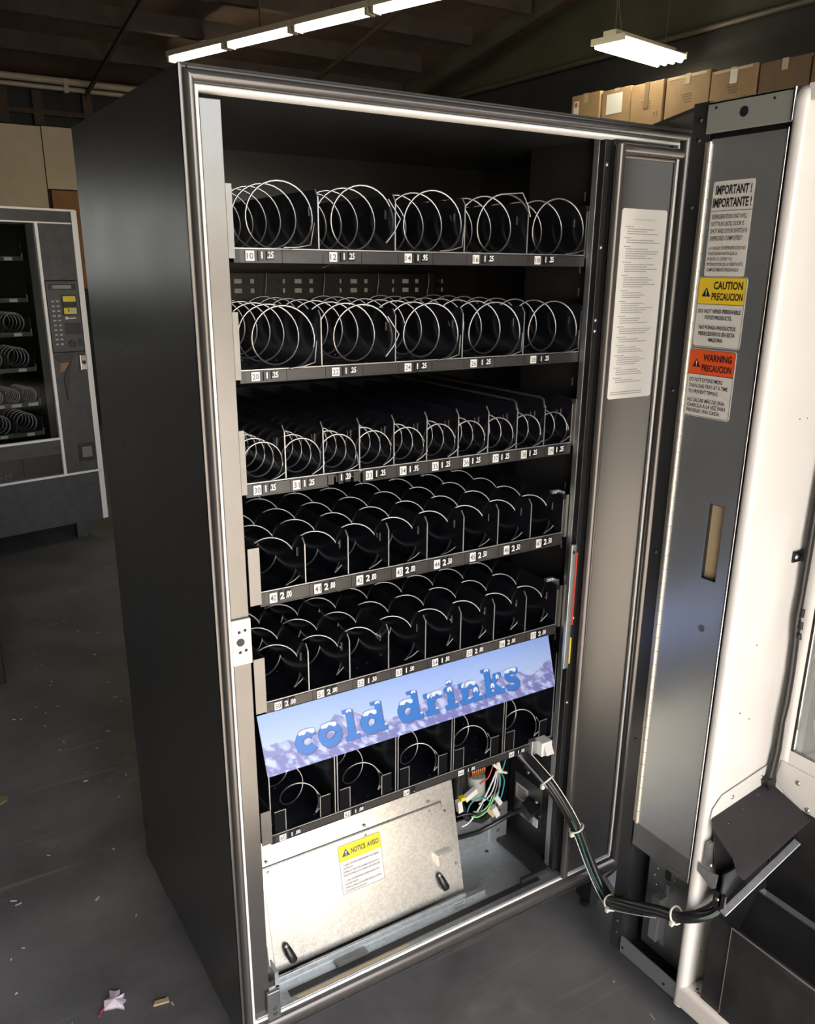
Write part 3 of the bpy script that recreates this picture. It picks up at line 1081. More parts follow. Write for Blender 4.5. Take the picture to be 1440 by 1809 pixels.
# ------------------------------------------------------------------ bottom compartment
sill = MB()
sill.box(0.03, 0.79, 0.0, 0.2, 0.05, 0.055)
sill.box(0.03, 0.60, 0.046, 0.06, 0.055, 0.064)
sill.box(0.095, 0.55, 0.052, 0.058, 0.064, 0.072)
fp = sill.build('base_pan', 'galv_blue', vm, bevel=0.001)
MB().box(0.105, 0.735, 0.014, 0.03, 0.0551, 0.0562).build('groove_seal', 'rubber', fp)
MB().box(0.115, 0.37, 0.004, 0.011, 0.0551, 0.0556).build('foam_residue', 'tan_scrap', fp)
MB().box(0.215, 0.285, 0.028, 0.045, 0.0565, 0.0625).box(0.218, 0.282, 0.026, 0.03, 0.0625, 0.066).build('catch_slot', 'galv_dull', fp)
MB().box(0.735, 0.79, 0.03, 0.2, 0.0551, 0.062).box(0.69, 0.76, 0.026, 0.034, 0.055, 0.066).build('pan_seal', 'rubber', fp)

# tilted galvanised cover with its own access panel and notice
ty0, tz0, ty1, tz1 = 0.075, 0.062, 0.132, 0.33
tdir = Vector((0, ty1 - ty0, tz1 - tz0)).normalized()
tn = Vector((0, -tdir.z, tdir.y))


def TP(x, s, lift=0.0):
    return Vector((x, ty0, tz0)) + tdir * s + tn * lift


tl = math.hypot(ty1 - ty0, tz1 - tz0)
cov = MB().slab([TP(0.045, 0), TP(0.560, 0), TP(0.556, tl), TP(0.045, tl)], -tn * 0.002)
cov = cov.build('evaporator_cover', 'galv_steel', vm)
ap = MB()
ap.slab([TP(0.10, 0.006, 0.0), TP(0.535, 0.006, 0.0), TP(0.520, 0.222, 0.0), TP(0.10, 0.222, 0.0)], tn * 0.003)
ap = ap.build('access_panel', 'galv_steel', cov, bevel=0.0008)
MB().slab([TP(0.066, 0.2235, 0.0002), TP(0.521, 0.2235, 0.0002), TP(0.521, 0.2255, 0.0002), TP(0.066, 0.2255, 0.0002)], tn * 0.0012) \
    .slab([TP(0.521, 0.08, 0.0002), TP(0.5235, 0.08, 0.0002), TP(0.5225, 0.225, 0.0002), TP(0.5205, 0.225, 0.0002)], tn * 0.0012) \
    .build('panel_seam', 'ink_grey', cov)
rv = MB()
for x, s_ in ((0.11, 0.235), (0.33, 0.235), (0.49, 0.235), (0.11, 0.214), (0.33, 0.214), (0.49, 0.214), (0.53, 0.2), (0.545, 0.07)):
    rv.dome(TP(x, s_, 0.0025), tn, 0.0032)
rv.build('rivet', 'screw', cov)
for x in (0.125, 0.495):                                             # dark nylon cable clamps
    c = MB()
    s_ = 0.035 if x < 0.3 else 0.045
    c.tube([TP(x, s_ + 0.018, 0.004), TP(x + 0.003, s_ + 0.006, 0.010), TP(x + 0.009, s_ - 0.012, 0.016), TP(x + 0.012, s_ - 0.02, 0.006)], [0.007, 0.009, 0.009, 0.006], 8)
    c.dome(TP(x, s_ + 0.018, 0.010), tn, 0.0055, 1)
    c.build('cable_clamp', ['cable_black', 'screw'], cov)
MB().slab([TP(0.492, 0.088, 0.003), TP(0.532, 0.088, 0.003), TP(0.532, 0.112, 0.003), TP(0.492, 0.112, 0.003)], tn * 0.014) \
    .dome(TP(0.52, 0.1, 0.017), tn, 0.003).build('latch_tab', 'galv_steel', cov)
MB().obox((0.09, 0.066, 0.075), (0.004, 0, 0), (0, 0.02, 0.0), (0, 0, 0.02)).dome((0.092, 0.052, 0.057), (0, -0.3, 1), 0.007).build('cover_bracket', 'galv_plain', cov)
MB().dome((0.54, 0.05, 0.057), (0, -0.3, 1), 0.007).obox((0.525, 0.05, 0.06), (0.012, 0, 0), (0, 0.008, 0), (0, 0, 0.002)).build('cover_bracket', 'galv_plain', cov)
MB().obox(TP(0.085, 0.05, 0.008), (0.001, 0, 0), tdir * 0.02, tn * 0.008).build('cover_bracket', 'galv_blue', cov)


def sticker(name, mb_mats, org, xd, yd, n, w, h, bands, lines, parent, r=0.004, tri=None, label=None, outline=True):
    """flat printed label; bands = [(y0,y1,mat index)], lines = [(text, x, y, size, bold, align, width, mat)]"""
    org, xd, yd, n = Vector(org), Vector(xd), Vector(yd), Vector(n)
    mb = MB()
    P = lambda x, y, l=0.0: org + xd * x + yd * y + n * l
    mb.slab([P(x, y, 0.0002) for x, y in rounded(0, w, 0, h, r)], n * 0.0004)
    k = 0.0008
    for y0, y1, m in bands:
        pts = [(x, y) for x, y in rounded(0.0012, w - 0.0012, 0.0012, h - 0.0012, r * 0.8)]
        mb.add([P(x, min(max(y, y0), y1), k) for x, y in pts], [list(range(len(pts)))], m)
    if outline:
        pts = rounded(0.0011, w - 0.0011, 0.0011, h - 0.0011, r * 0.8)
        pin = rounded(0.0017, w - 0.0017, 0.0017, h - 0.0017, r * 0.7)
        m_ = len(pts)
        mb.add([P(x, y, 0.001) for x, y in pts] + [P(x, y, 0.001) for x, y in pin], [(i, (i + 1) % m_, m_ + (i + 1) % m_, m_ + i) for i in range(m_)], 1)
    if tri:
        cx, cy, s_ = tri
        mb.add([P(cx - s_ / 2, cy, 0.0012), P(cx + s_ / 2, cy, 0.0012), P(cx, cy + s_ * 0.86, 0.0012)], [(0, 1, 2)], 1)
        mb.add([P(cx - s_ * 0.05, cy + s_ * 0.25, 0.0014), P(cx + s_ * 0.05, cy + s_ * 0.25, 0.0014), P(cx + s_ * 0.07, cy + s_ * 0.6, 0.0014), P(cx - s_ * 0.07, cy + s_ * 0.6, 0.0014)], [(0, 1, 2, 3)], 0)
        mb.add([P(cx - s_ * 0.05, cy + s_ * 0.09, 0.0014), P(cx + s_ * 0.05, cy + s_ * 0.09, 0.0014), P(cx + s_ * 0.05, cy + s_ * 0.18, 0.0014), P(cx - s_ * 0.05, cy + s_ * 0.18, 0.0014)], [(0, 1, 2, 3)], 0)
    for body, x, y, size, bold, al, wd, m in lines:
        if body == '-':
            mb.add([P(x, y, 0.0011), P(x + wd, y, 0.0011), P(x + wd, y + size, 0.0011), P(x, y + size, 0.0011)], [(0, 1, 2, 3)], m)
        else:
            mb.text(body, P(x, y, 0.0012), xd, yd, size, m, bold, al, wd)
    o = mb.build(name, mb_mats, parent)
    return tag(o, label)


nh = 0.108
sticker('notice_label', ['label_white', 'ink_grey', 'bright_yellow'], TP(0.262, 0.104, 0.003), Vector((1, 0, 0)), tdir, tn, 0.102, nh,
        [(nh - 0.036, nh, 2)],
        [('NOTICE', 0.03, nh - 0.024, 0.0155, 0.03, 'LEFT', 0.034, 1), ('AVISO', 0.068, nh - 0.024, 0.0155, 0.03, 'LEFT', 0.028, 1)] +
        [(t_, 0.008, nh - 0.047 - i * 0.0075 - (0.004 if i > 3 else 0), 0.0058, 0.0, 'LEFT', None if w_ is None else w_, 1) for i, (t_, w_) in enumerate((
            ('1. CLEAN THE WIRE SCREEN BEHIND THE CABINET', 0.085), ('EACH MONTH.', 0.022), ('LIMPIAR LA MALLA DE ALAMBRE UBICADA EN LA', 0.086),
            ('PARTE POSTERIOR DE LA CABINA UNA VEZ AL MES.', 0.086), ('2. CLEAN THE REMOVABLE SCREEN BEHIND THIS', 0.082), ('DOOR EACH MONTH.', 0.032),
            ('LIMPIAR LA MALLA DE ALAMBRE UBICADA DETRAS', 0.086), ('DE ESTA PUERTA UNA VEZ AL MES.', 0.05)))],
        cov, 0.005, (0.018, nh - 0.026, 0.019), 'yellow and white bilingual notice sticker')

# right side of the bottom compartment
bw = MB().box(0.56, 0.765, 0.185, 0.19, 0.055, 0.15).box(0.715, 0.765, 0.18, 0.185, 0.055, 0.158).build('rear_sheet', 'galv_blue', vm)
MB().dome((0.738, 0.18, 0.142), (0, -1, 0), 0.005).dome((0.738, 0.18, 0.085), (0, -1, 0), 0.005).dome((0.69, 0.16, 0.055), (0, 0, 1), 0.005).build('screw', 'dark_screw', bw)
MB().box(0.06, 0.79, 0.34, 0.345, 0.03, 0.38).build('rear_baffle', 'rubber', vm)
sp_ = MB().box(0.789, 0.7965, 0.05, 0.205, 0.055, 0.375).build('side_panel', 'black_plate', vm)
op = MB().slab([(0.7885, 0.083, 0.125), (0.7885, 0.183, 0.125), (0.7885, 0.183, 0.236), (0.7885, 0.083, 0.236)], (-0.0015, 0, 0)).build('outlet_plate', 'galv_dull', vm)
oc = MB().slab([(0.7868, 0.132, 0.166), (0.7868, 0.177, 0.166), (0.7868, 0.177, 0.208), (0.7868, 0.132, 0.208)], (-0.0006, 0, 0))
for k in range(5):
    oc.box(0.7858, 0.7862, 0.14, 0.17, 0.175 + k * 0.006, 0.177 + k * 0.006, 1)
oc.build('rating_card', ['label_white', 'ink_grey'], op)
MB().box(0.776, 0.787, 0.084, 0.128, 0.168, 0.196).dome((0.776, 0.09, 0.205), (-1, 0, 0), 0.005, 1).build('power_socket', ['cable_black', 'screw'], op)
MB().box(0.783, 0.787, 0.083, 0.108, 0.128, 0.158, 0).obox((0.782, 0.0955, 0.143), (0.002, 0, 0), (0, 0.008, 0), (0, 0, 0.011), 1).build('power_switch', ['cable_black', 'label_white'], op)
MB().slab([(0.7885, 0.128, 0.262), (0.7885, 0.15, 0.262), (0.7885, 0.15, 0.288)], (-0.003, 0, 0)).dome((0.785, 0.135, 0.258), (-1, 0, 0), 0.005, 0).build('ground_lug', 'screw', vm)
pc = MB().tube([(0.772, 0.105, 0.18), (0.762, 0.125, 0.168), (0.745, 0.15, 0.145), (0.71, 0.165, 0.122), (0.67, 0.17, 0.112), (0.62, 0.17, 0.118), (0.585, 0.17, 0.125)], 0.0062, 8)
pc.obox((0.768, 0.107, 0.178), (0.010, 0, 0.004), (0, 0.018, 0.006), (0, -0.004, 0.011))
tag(pc.build('power_cord', 'cable_black', vm), 'thick black power cord plugged into side outlet')

# wiring loom behind the cover
loom = MB().tube([(0.614, 0.17, 0.21), (0.63, 0.165, 0.17), (0.668, 0.16, 0.152), (0.71, 0.165, 0.16), (0.722, 0.175, 0.185)], 0.008, 8) \
    .tube([(0.61, 0.18, 0.3), (0.612, 0.18, 0.2)], 0.012, 8).tube([(0.632, 0.2, 0.31), (0.634, 0.2, 0.24), (0.65, 0.2, 0.22)], 0.014, 10).build('wiring_loom', 'cable_black', vm)


def wire(pts, r, m):
    # smooth the hand-placed points a little
    out = []
    n = len(pts)
    for i in range(n - 1):
        p0, p1, p2, p3 = [Vector(pts[max(0, min(n - 1, j))]) for j in (i - 1, i, i + 1, i + 2)]
        for k in range(5):
            t = k / 5
            out.append(0.5 * ((2 * p1) + (-p0 + p2) * t + (2 * p0 - 5 * p1 + 4 * p2 - p3) * t * t + (-p0 + 3 * p1 - 3 * p2 + p3) * t ** 3))
    out.append(Vector(pts[-1]))
    return MB().tube(out, r, 5).build('wire', m, loom)


wire([(0.72, 0.17, 0.30), (0.716, 0.165, 0.279), (0.69, 0.16, 0.235), (0.655, 0.155, 0.19), (0.63, 0.155, 0.165), (0.612, 0.16, 0.155)], 0.0024, 'white_wire')
wire([(0.716, 0.165, 0.279), (0.70, 0.155, 0.24), (0.685, 0.155, 0.215), (0.66, 0.16, 0.2)], 0.002, 'white_wire')
wire([(0.716, 0.165, 0.279), (0.708, 0.155, 0.24), (0.695, 0.155, 0.2), (0.69, 0.16, 0.18)], 0.0018, 'grey_wire')
wire([(0.716, 0.165, 0.279), (0.715, 0.155, 0.24), (0.712, 0.155, 0.21), (0.71, 0.16, 0.19)], 0.002, 'grey_wire')
wire([(0.716, 0.165, 0.279), (0.728, 0.16, 0.255), (0.734, 0.16, 0.235), (0.728, 0.16, 0.2), (0.722, 0.165, 0.18)], 0.0016, 'teal_wire')
wire([(0.74, 0.165, 0.30), (0.73, 0.16, 0.28), (0.722, 0.16, 0.262)], 0.0018, 'teal_wire')
wire([(0.716, 0.165, 0.279), (0.72, 0.158, 0.25), (0.715, 0.155, 0.225), (0.7, 0.155, 0.2), (0.695, 0.16, 0.185)], 0.0016, 'teal_wire')
wire([(0.70, 0.165, 0.285), (0.685, 0.16, 0.265), (0.665, 0.165, 0.25)], 0.0018, 'red')
wire([(0.627, 0.16, 0.19), (0.63, 0.155, 0.212), (0.65, 0.155, 0.222), (0.67, 0.155, 0.216), (0.69, 0.155, 0.2)], 0.0018, 'teal_wire')
wire([(0.635, 0.155, 0.178), (0.652, 0.15, 0.174), (0.675, 0.15, 0.18), (0.69, 0.15, 0.2), (0.7, 0.155, 0.21)], 0.0018, 'lime_wire')
wire([(0.64, 0.155, 0.19), (0.66, 0.15, 0.186), (0.68, 0.15, 0.195), (0.695, 0.155, 0.215)], 0.0016, 'lime_wire')
wire([(0.60, 0.165, 0.185), (0.625, 0.155, 0.19), (0.65, 0.15, 0.183), (0.67, 0.155, 0.2)], 0.003, 'cable_black')
for c_, sx_, m in (((0.637, 0.165, 0.232), (0.016, 0.0, 0.008), 'connector'), ((0.606, 0.165, 0.212), (0.006, 0, 0.001), 'connector'),
                   ((0.713, 0.158, 0.195), (0.005, 0, 0.003), 'label_white'), ((0.692, 0.158, 0.168), (0.004, 0, 0.003), 'tan_scrap'), ((0.706, 0.156, 0.166), (0.006, 0, 0.003), 'connector')):
    sx_ = Vector(sx_)
    up = Vector((-sx_.z, 0, sx_.x)).normalized()
    MB().obox(c_, sx_, (0, 0.006, 0), up * (0.007 if m == 'connector' and sx_.length > 0.01 else 0.016)).build('connector', m, loom)
MB().tube([(0.672, 0.19, 0.26), (0.674, 0.19, 0.2)], [0.022, 0.022], 14).build('capacitor', 'capacitor', loom)
MB().box(0.607, 0.618, 0.158, 0.17, 0.226, 0.236).build('fuse', 'bright_yellow', loom)
tb = MB().tube([(0.700, 0.163, 0.293), (0.722, 0.158, 0.272)], 0.0042, 6).tube([(0.708, 0.158, 0.275), (0.737, 0.156, 0.262)], 0.0032, 6).tube([(0.71, 0.16, 0.302), (0.718, 0.158, 0.27)], 0.005, 6)
tb.build('cable_tie', 'tie_white', loom)
cp = MB()
for k in range(7):
    x = 0.645 + k * 0.0058
    cp.tube([(x + 0.001 * math.cos(R(a)), 0.18 + 0.013 * math.cos(R(a)), 0.284 + 0.014 * math.sin(R(a))) for a in range(0, 360, 30)], 0.0022, 6, closed=True)
cp.build('copper_coil', 'copper', loom)

# ------------------------------------------------------------------ legs and hinge brackets
for x, y in ((0.03, 0.60), (0.90, 0.03), (0.03, 0.06), (0.90, 0.6)):
    l_ = MB()
    l_.box(x, x + 0.035, y - 0.02, y + 0.03, FZ + 0.012, 0.0).tube([(x + 0.017, y, FZ), (x + 0.017, y, FZ + 0.013)], 0.022, 12)
    l_.build('leg', 'galv_dull' if x < 0.5 else 'bin_dark', vm, bevel=0.001)
MB().slab([(0.90, 0.04, H), (0.985, 0.04, H), (0.985, -0.12, H + 0.001), (0.86, -0.182, H + 0.001), (0.80, -0.182, H + 0.001)], (0, 0, 0.006)).build('hinge_plate', 'black_plate', vm)
MB().slab([(0.935, -0.006, -0.012), (0.978, -0.006, 0.0), (0.976, -0.006, -0.075)], (0, 0.006, 0)).dome((0.969, -0.006, -0.05), (0, -1, 0), 0.005).build('hinge_bracket', 'galv_plain', vm)

# ------------------------------------------------------------------ open door (swung out along -y)
XD = 0.793
dm = MB()
dm.box(0.80, 0.985, -0.186, -0.178, -0.02, 1.653)                  # hinge-side wall
dm.box(0.968, 0.985, -1.16, -0.186, -0.02, 0.5)                    # outer skin below, beside and above the window
dm.box(0.968, 0.985, -0.405, -0.186, 0.5, 1.653)
dm.box(0.968, 0.985, -1.16, -1.08, 0.5, 1.653)
dm.box(0.968, 0.985, -1.08, -0.405, 1.58, 1.653)
dm.box(0.80, 0.968, -0.345, -0.186, 1.64, 1.653)
door = dm.build('door', 'black_paint', vm, bevel=0.001)
hs = MB().box(0.797, 0.803, -0.183, -0.153, -0.02, 1.655)
for z in (1.63, 1.6, 1.5, 1.2, 0.9, 0.5, 0.05, 0.02):
    hs.dome((0.797, -0.168, z), (-1, 0, 0), 0.0045, 1)
hs.build('hinge_strip', ['black_paint', 'dark_screw'], door)
bp_ = MB().box(0.803, 0.806, -0.338, -0.186, 0.268, 1.608)
bp_.build('gap_shade_sheet', 'rubber', door)  # black fill sheet added so the gaps round the panel read as shade
tf = MB().box(XD, XD + 0.004, -0.336, -0.184, 1.607, 1.652).box(XD, 0.83, -0.336, -0.184, 1.648, 1.652).build('top_flange', 'galv_flange', door, bevel=0.001)
MB().disc((XD, -0.253, 1.631), (-1, 0, 0), 0.0075, 0.0006, 18).disc((XD, -0.2, 1.643), (-1, 0, 0), 0.0022, 0.0006, 10).disc((XD, -0.304, 1.642), (-1, 0, 0), 0.0022, 0.0006, 10) \
    .build('hole', 'ink', tf)
MB().tube([(XD, -0.337, 1.608), (XD, -0.337, 1.652)], 0.0025, 8).build('edge_bead', 'chrome', tf)
mpan = MB()
y0, y1, z0, z1 = -0.331, -0.198, 0.322, 1.598
sy0, sy1, sz0, sz1 = -0.309, -0.277, 0.884, 1.020
mpan.box(XD, XD + 0.003, y0, sy0, z0, z1).box(XD, XD + 0.003, sy1, y1, z0, z1).box(XD, XD + 0.003, sy0, sy1, z0, sz0).box(XD, XD + 0.003, sy0, sy1, sz1, z1)
mpan = mpan.build('metal_panel', 'galv_plain', door)
tag(mpan, 'tall plain galvanised inner panel')
so = MB().box(XD + 0.001, 0.803, sy1 - 0.0012, sy1, sz0, sz1, 0).box(XD + 0.001, 0.803, sy0, sy0 + 0.0012, sz0, sz1, 0).box(XD + 0.001, 0.803, sy0, sy1, sz1 - 0.0012, sz1, 0).box(XD + 0.001, 0.803, sy0, sy1, sz0, sz0 + 0.0012, 0)
so.box(0.8015, 0.8025, sy0, sy1, sz0, sz1, 1)
so.build('slot_liner', ['ink', 'tan_scrap'], door)
MB().disc((XD, -0.293, 0.792), (-1, 0, 0), 0.0065, 0.0008, 16).build('plug_button', 'flange_metal', door)
MB().tube([(XD + 0.0005, -0.334, 0.27), (XD + 0.0005, -0.334, 1.6)], 0.0018, 8).build('edge_bead', 'chrome', door)
ph = MB()
n_k = 46
for k in range(n_k):
    za = 0.324 + (1.592 - 0.324) * k / n_k
    zb_ = 0.324 + (1.592 - 0.324) * (k + 1) / n_k
    ph.tube([(XD - 0.001, -0.1965, za + 0.0006), (XD - 0.001, -0.1965, zb_ - 0.0006)], 0.0045, 10)
ph.tube([(XD - 0.001, -0.1965, 0.322), (XD - 0.001, -0.1965, 1.595)], 0.003, 8)
ph.box(XD, XD + 0.002, -0.1965, -0.186, 0.322, 1.595)
ph.build('piano_hinge', 'hinge_metal', door)
MB().box(XD + 0.001, XD + 0.004, -0.334, -0.19, 0.266, 0.321).box(XD, XD + 0.0015, -0.31, -0.282, 0.266, 0.276).build('lower_strip', 'galv_dull', door)
bf = MB().box(XD, XD + 0.004, -0.339, -0.187, -0.018, 0.026).box(XD, 0.83, -0.339, -0.187, -0.018, -0.014).build('bottom_flange', 'galv_plain', door, bevel=0.001)
MB().disc((XD, -0.195, 0.0), (-1, 0, 0), 0.003, 0.0012).disc((XD, -0.31, 0.0), (-1, 0, 0), 0.003, 0.0012).build('screw', 'ink', bf)
cav = MB().box(0.85, 0.854, -0.338, -0.186, -0.015, 0.268).box(0.80, 0.854, -0.342, -0.338, -0.015, 0.268).box(XD + 0.003, 0.853, -0.339, -0.187, -0.013, -0.009)
cav = cav.build('lower_cavity', 'bin_dark', door)
cp_ = MB().box(0.828, 0.8305, -0.337, -0.212, 0.02, 0.262)
cp_ = cp_.build('coin_chute_plate', 'galv_dull', cav) if False else cp_.build('coin_chute_plate', 'galv_dull', door)
tag(cp_, 'dull grey plate recessed under the inner panel')
ov = MB().slab([(0.8278, -0.262 + y, 0.222 + z) for y, z in rounded(-0.0075, 0.0075, -0.012, 0.012, 0.006)], (-0.0005, 0, 0)).disc((0.8278, -0.262, 0.196), (-1, 0, 0), 0.003, 0.0005)
for y, z in ((-0.235, 0.22), (-0.228, 0.2), (-0.235, 0.18), (-0.278, 0.22)):
    ov.dome((0.8278, y, z), (-1, 0, 0), 0.0025, 1)
ov.build('hole', ['ink', 'screw'], door)
MB().box(0.802, 0.8278, -0.27, -0.248, 0.07, 0.175).box(0.824, 0.8278, -0.27, -0.262, 0.175, 0.2).box(0.824, 0.8278, -0.272, -0.262, 0.05, 0.07).build('chute_bracket', 'galv_plain', door, bevel=0.001)

# white moulded inner liner
prof = [(0.82, -0.337), (0.80, -0.337), (0.7945, -0.338), (0.7905, -0.3405), (0.789, -0.345)]
prof += [(0.8005 - 0.0115 * math.cos(R(a)), -0.3485 - 0.0115 * math.sin(R(a))) for a in (15, 35, 55, 75, 90)]
prof += [(0.85, -0.361), (0.93, -0.3625), (0.945, -0.3635), (0.953, -0.367), (0.9565, -0.373), (0.957, -0.38), (0.957, -0.398), (0.966, -0.398)]
lin = MB()
zs = [-0.02, 0.02, 1.63]
ztop = 1.655
vs = []
rows = [(-0.02, 0), (1.632, 0), (1.645, 0.004), (1.652, 0.010), (1.655, 0.02)]
for z, ins in rows:
    for x, y in prof:
        vs.append((x + (ins if x < 0.80 else ins * 0.5 if x < 0.81 else 0), y, z))
n = len(prof)
lin.add(vs, [(r_ * n + i, r_ * n + i + 1, (r_ + 1) * n + i + 1, (r_ + 1) * n + i) for r_ in range(len(rows) - 1) for i in range(n - 1)], 0, True)
lin.box(0.957, 0.966, -1.12, -0.3985, 0.10, 0.545)                    # wall below the window
lin.box(0.957, 0.966, -1.12, -0.3985, 1.56, 1.655)
lin.box(0.957, 0.966, -1.12, -1.06, 0.545, 1.56)
lin.box(0.79, 0.957, -1.16, -1.12, -0.02, 1.655).box(0.798, 0.957, -1.12, -0.355, 1.632, 1.6545)
lin = lin.build('door_liner', 'white_plastic', door)
tag(lin, 'glossy white moulded door liner')
bt = MB().box(0.789, 0.957, -1.12, -0.339, -0.021, 0.034)
bt.build('liner_sill', 'liner_cream', door, bevel=0.009, seg=3)
dt = MB()
rr = random.Random(4)
for k in range(60):
    y, x = -0.375 - rr.random() * 0.05, 0.80 + rr.random() * 0.05
    w = rr.uniform(0.0015, 0.004)
    dt.box(x, x + w, y, y + w, 0.034, 0.035)
tag(dt.build('dirt', 'brown_board', door), kind='stuff')
sc_ = MB()
for y, z in ((0.885, 1.17), (0.905, 1.17), (0.84, 0.64), (0.87, 0.62), (0.86, 0.77), (0.835, 0.13), (0.825, 0.11), (0.83, 0.16)):
    sc_.disc((y, -0.3615, z), (0, -1, 0), 0.0014, 0.0006, 8)
sc_.build('rivet', 'ink_grey', lin) if False else sc_.build('rivet', 'ink_grey', door)
wg = MB().box(0.9595, 0.9635, -1.075, -0.403, 0.53, 1.575).build('window_glass', 'glass', door)
MB().box(0.958, 0.965, -0.4025, -0.3988, 0.545, 1.56).box(0.958, 0.965, -1.06, -0.4025, 0.541, 0.5448).build('window_seal', 'rubber', door)
MB().tube([(0.99, -0.415, 1.5), (0.99, -0.415, 0.6), (0.99, -0.42, 0.575), (0.99, -0.435, 0.565), (0.99, -1.06, 0.56)], 0.0035, 8).build('outer_bead', 'flange_metal', door)

# delivery hopper: flap plate with its flanges, lip, bin
A, B, Cc, Dd, E_, F_, G_ = (Vector(p) for p in ((0.80, -0.362, 0.436), (0.955, -0.366, 0.462), (0.944, -0.47, 0.443), (0.776, -0.46, 0.375), (0.778, -0.447, 0.372), (0.79, -0.42, 0.385), (0.79, -0.378, 0.42)))
B, Cc, Dd = Vector((0.954, -0.3635, 0.4645)), Vector((0.954, -0.462, 0.434)), Vector((0.776, -0.46, 0.375))
G_, F_, E_ = Vector((0.787, -0.375, 0.426)), Vector((0.789, -0.424, 0.390)), Vector((0.7725, -0.446, 0.382))
lft = [(A, 0), (G_, 0.13), (F_, 0.62), (E_, 0.86), (Dd, 1.0)]
fm = MB()
for lift, flip in ((0.0, 0), (-0.003, 1)):
    vs = []
    for p, t in lft:
        q = B.lerp(Cc, t)
        vs += [p.lerp(q, i / 8) + Vector((0, 0, lift)) for i in range(9)]
    fm.add(vs, [(r_ * 9 + i, r_ * 9 + i + 1, r_ * 9 + 10 + i, r_ * 9 + 9 + i) for r_ in range(4) for i in range(8)], 0, True)
edge = [p for p, t in lft] + [Cc, B]
dn = Vector((0, 0, -0.003))
fm.add([p for p in edge] + [p + dn for p in edge], [(i, (i + 1) % 7, 7 + (i + 1) % 7, 7 + i) for i in range(7)], 0)
fl = fm.build('hopper_flap', 'purple_grey', door)
tag(fl, 'dark purplish sheet metal flap of the delivery hopper')
sc_ = MB()
for p in ((0.905, -0.38, 0.457), (0.855, -0.385, 0.448), (0.81, -0.39, 0.436)):
    sc_.dome(p, (0, -0.2, 1), 0.0035)
sc_.build('screw', 'dark_screw', door)
fg = MB().slab([(0.795, -0.3625, 0.432), (0.957, -0.3655, 0.462), (0.957, -0.3655, 0.503), (0.82, -0.3625, 0.475), (0.797, -0.3625, 0.452)], (0, -0.0015, 0))
for p in ((0.93, -0.366, 0.478), (0.85, -0.364, 0.462)):
    fg.dome(p, (0, -1, 0), 0.005, 1)
fg.build('flap_flange', ['white_plastic', 'screw'], door)
fg = MB().slab([(0.9568, -0.38, 0.475), (0.9568, -0.386, 0.517), (0.9568, -0.55, 0.517), (0.9568, -0.55, 0.38), (0.9568, -0.47, 0.39)], (-0.0015, 0, 0))
for y, z in ((-0.425, 0.49), (-0.452, 0.447)):
    fg.dome((0.955, y, z), (-1, 0, 0), 0.005, 1)
fg.build('flap_flange', ['white_plastic', 'screw'], door)
L0, L1 = Vector((0.786, -0.422, 0.266)), Vector((0.95, -0.447, 0.377))
dl = (L1 - L0).normalized()
up = Vector((0, -0.35, 0.94)).cross(dl).normalized()
MB().obox((L0 + L1) / 2, dl * ((L1 - L0).length / 2), up * 0.007, up.cross(dl) * 0.0012).build('hopper_lip', 'galv_blue', door, bevel=0.001)
ch = MB()
ch.slab([A + Vector((0, -0.003, -0.012)), B + Vector((0, -0.004, -0.01)), Vector((0.955, -0.40, 0.24)), Vector((0.81, -0.392, 0.245))], (0, -0.003, 0))
ch.slab([Vector((0.955, -0.40, 0.44)), Vector((0.955, -1.0, 0.44)), Vector((0.95, -1.0, 0.235)), Vector((0.95, -0.40, 0.235))], (-0.003, 0, 0))
ch.build('chute_wall', 'bin_dark', door)
lk = MB()
lk.slab([(0.7885, -0.355, 0.335), (0.7885, -0.375, 0.33), (0.7885, -0.4, 0.335), (0.7885, -0.398, 0.305), (0.7885, -0.39, 0.298), (0.7885, -0.355, 0.315)], (0.002, 0, 0))
lk.box(0.79, 0.815, -0.372, -0.364, 0.335, 0.385)
lk.dome((0.789, -0.38, 0.345), (-1, 0, 0), 0.005, 1)
lk.build('flap_bracket', ['galv_blue', 'screw'], door)
lk = MB().box(0.79, 0.86, -0.412, -0.408, 0.27, 0.345).box(0.79, 0.795, -0.42, -0.395, 0.262, 0.30).dome((0.789, -0.405, 0.285), (-1, 0, 0), 0.004, 1).build('flap_pivot', ['black_plate', 'screw'], door)
bn = MB()
bn.box(0.80, 0.806, -0.437, -0.393, 0.03, 0.24)
bn.box(0.798, 0.806, -1.05, -0.4375, 0.03, 0.24)
bn.box(0.806, 0.935, -0.397, -0.393, 0.03, 0.235).box(0.806, 0.935, -1.05, -1.046, 0.03, 0.235)
bn.slab([(0.806, -1.046, 0.225), (0.806, -0.397, 0.225), (0.88, -0.397, 0.15), (0.88, -1.046, 0.15)], (0, 0, -0.002))
bn.slab([(0.88, -1.046, 0.15), (0.88, -0.397, 0.15), (0.93, -0.397, 0.235), (0.93, -1.046, 0.235)], (0.003, 0, -0.002))
bn = bn.build('delivery_bin', 'bin_dark', door)
MB().box(0.7975, 0.8, -1.05, -0.4375, 0.2385, 0.2405).box(0.929, 0.931, -1.046, -0.40, 0.2355, 0.237).box(0.7974, 0.798, -0.4385, -0.437, 0.04, 0.24).build('bin_edge', 'edge_metal', door)
dt = MB()
for k in range(90):
    y = -0.46 - rr.random() * 0.12
    t_ = rr.random()
    w = rr.uniform(0.0006, 0.0016)
    dt.box(0.81 + 0.06 * t_, 0.81 + 0.06 * t_ + w, y, y + w, 0.222 - 0.062 * t_, 0.2235 - 0.062 * t_)
tag(dt.build('crumbs', 'dust', door), kind='stuff')

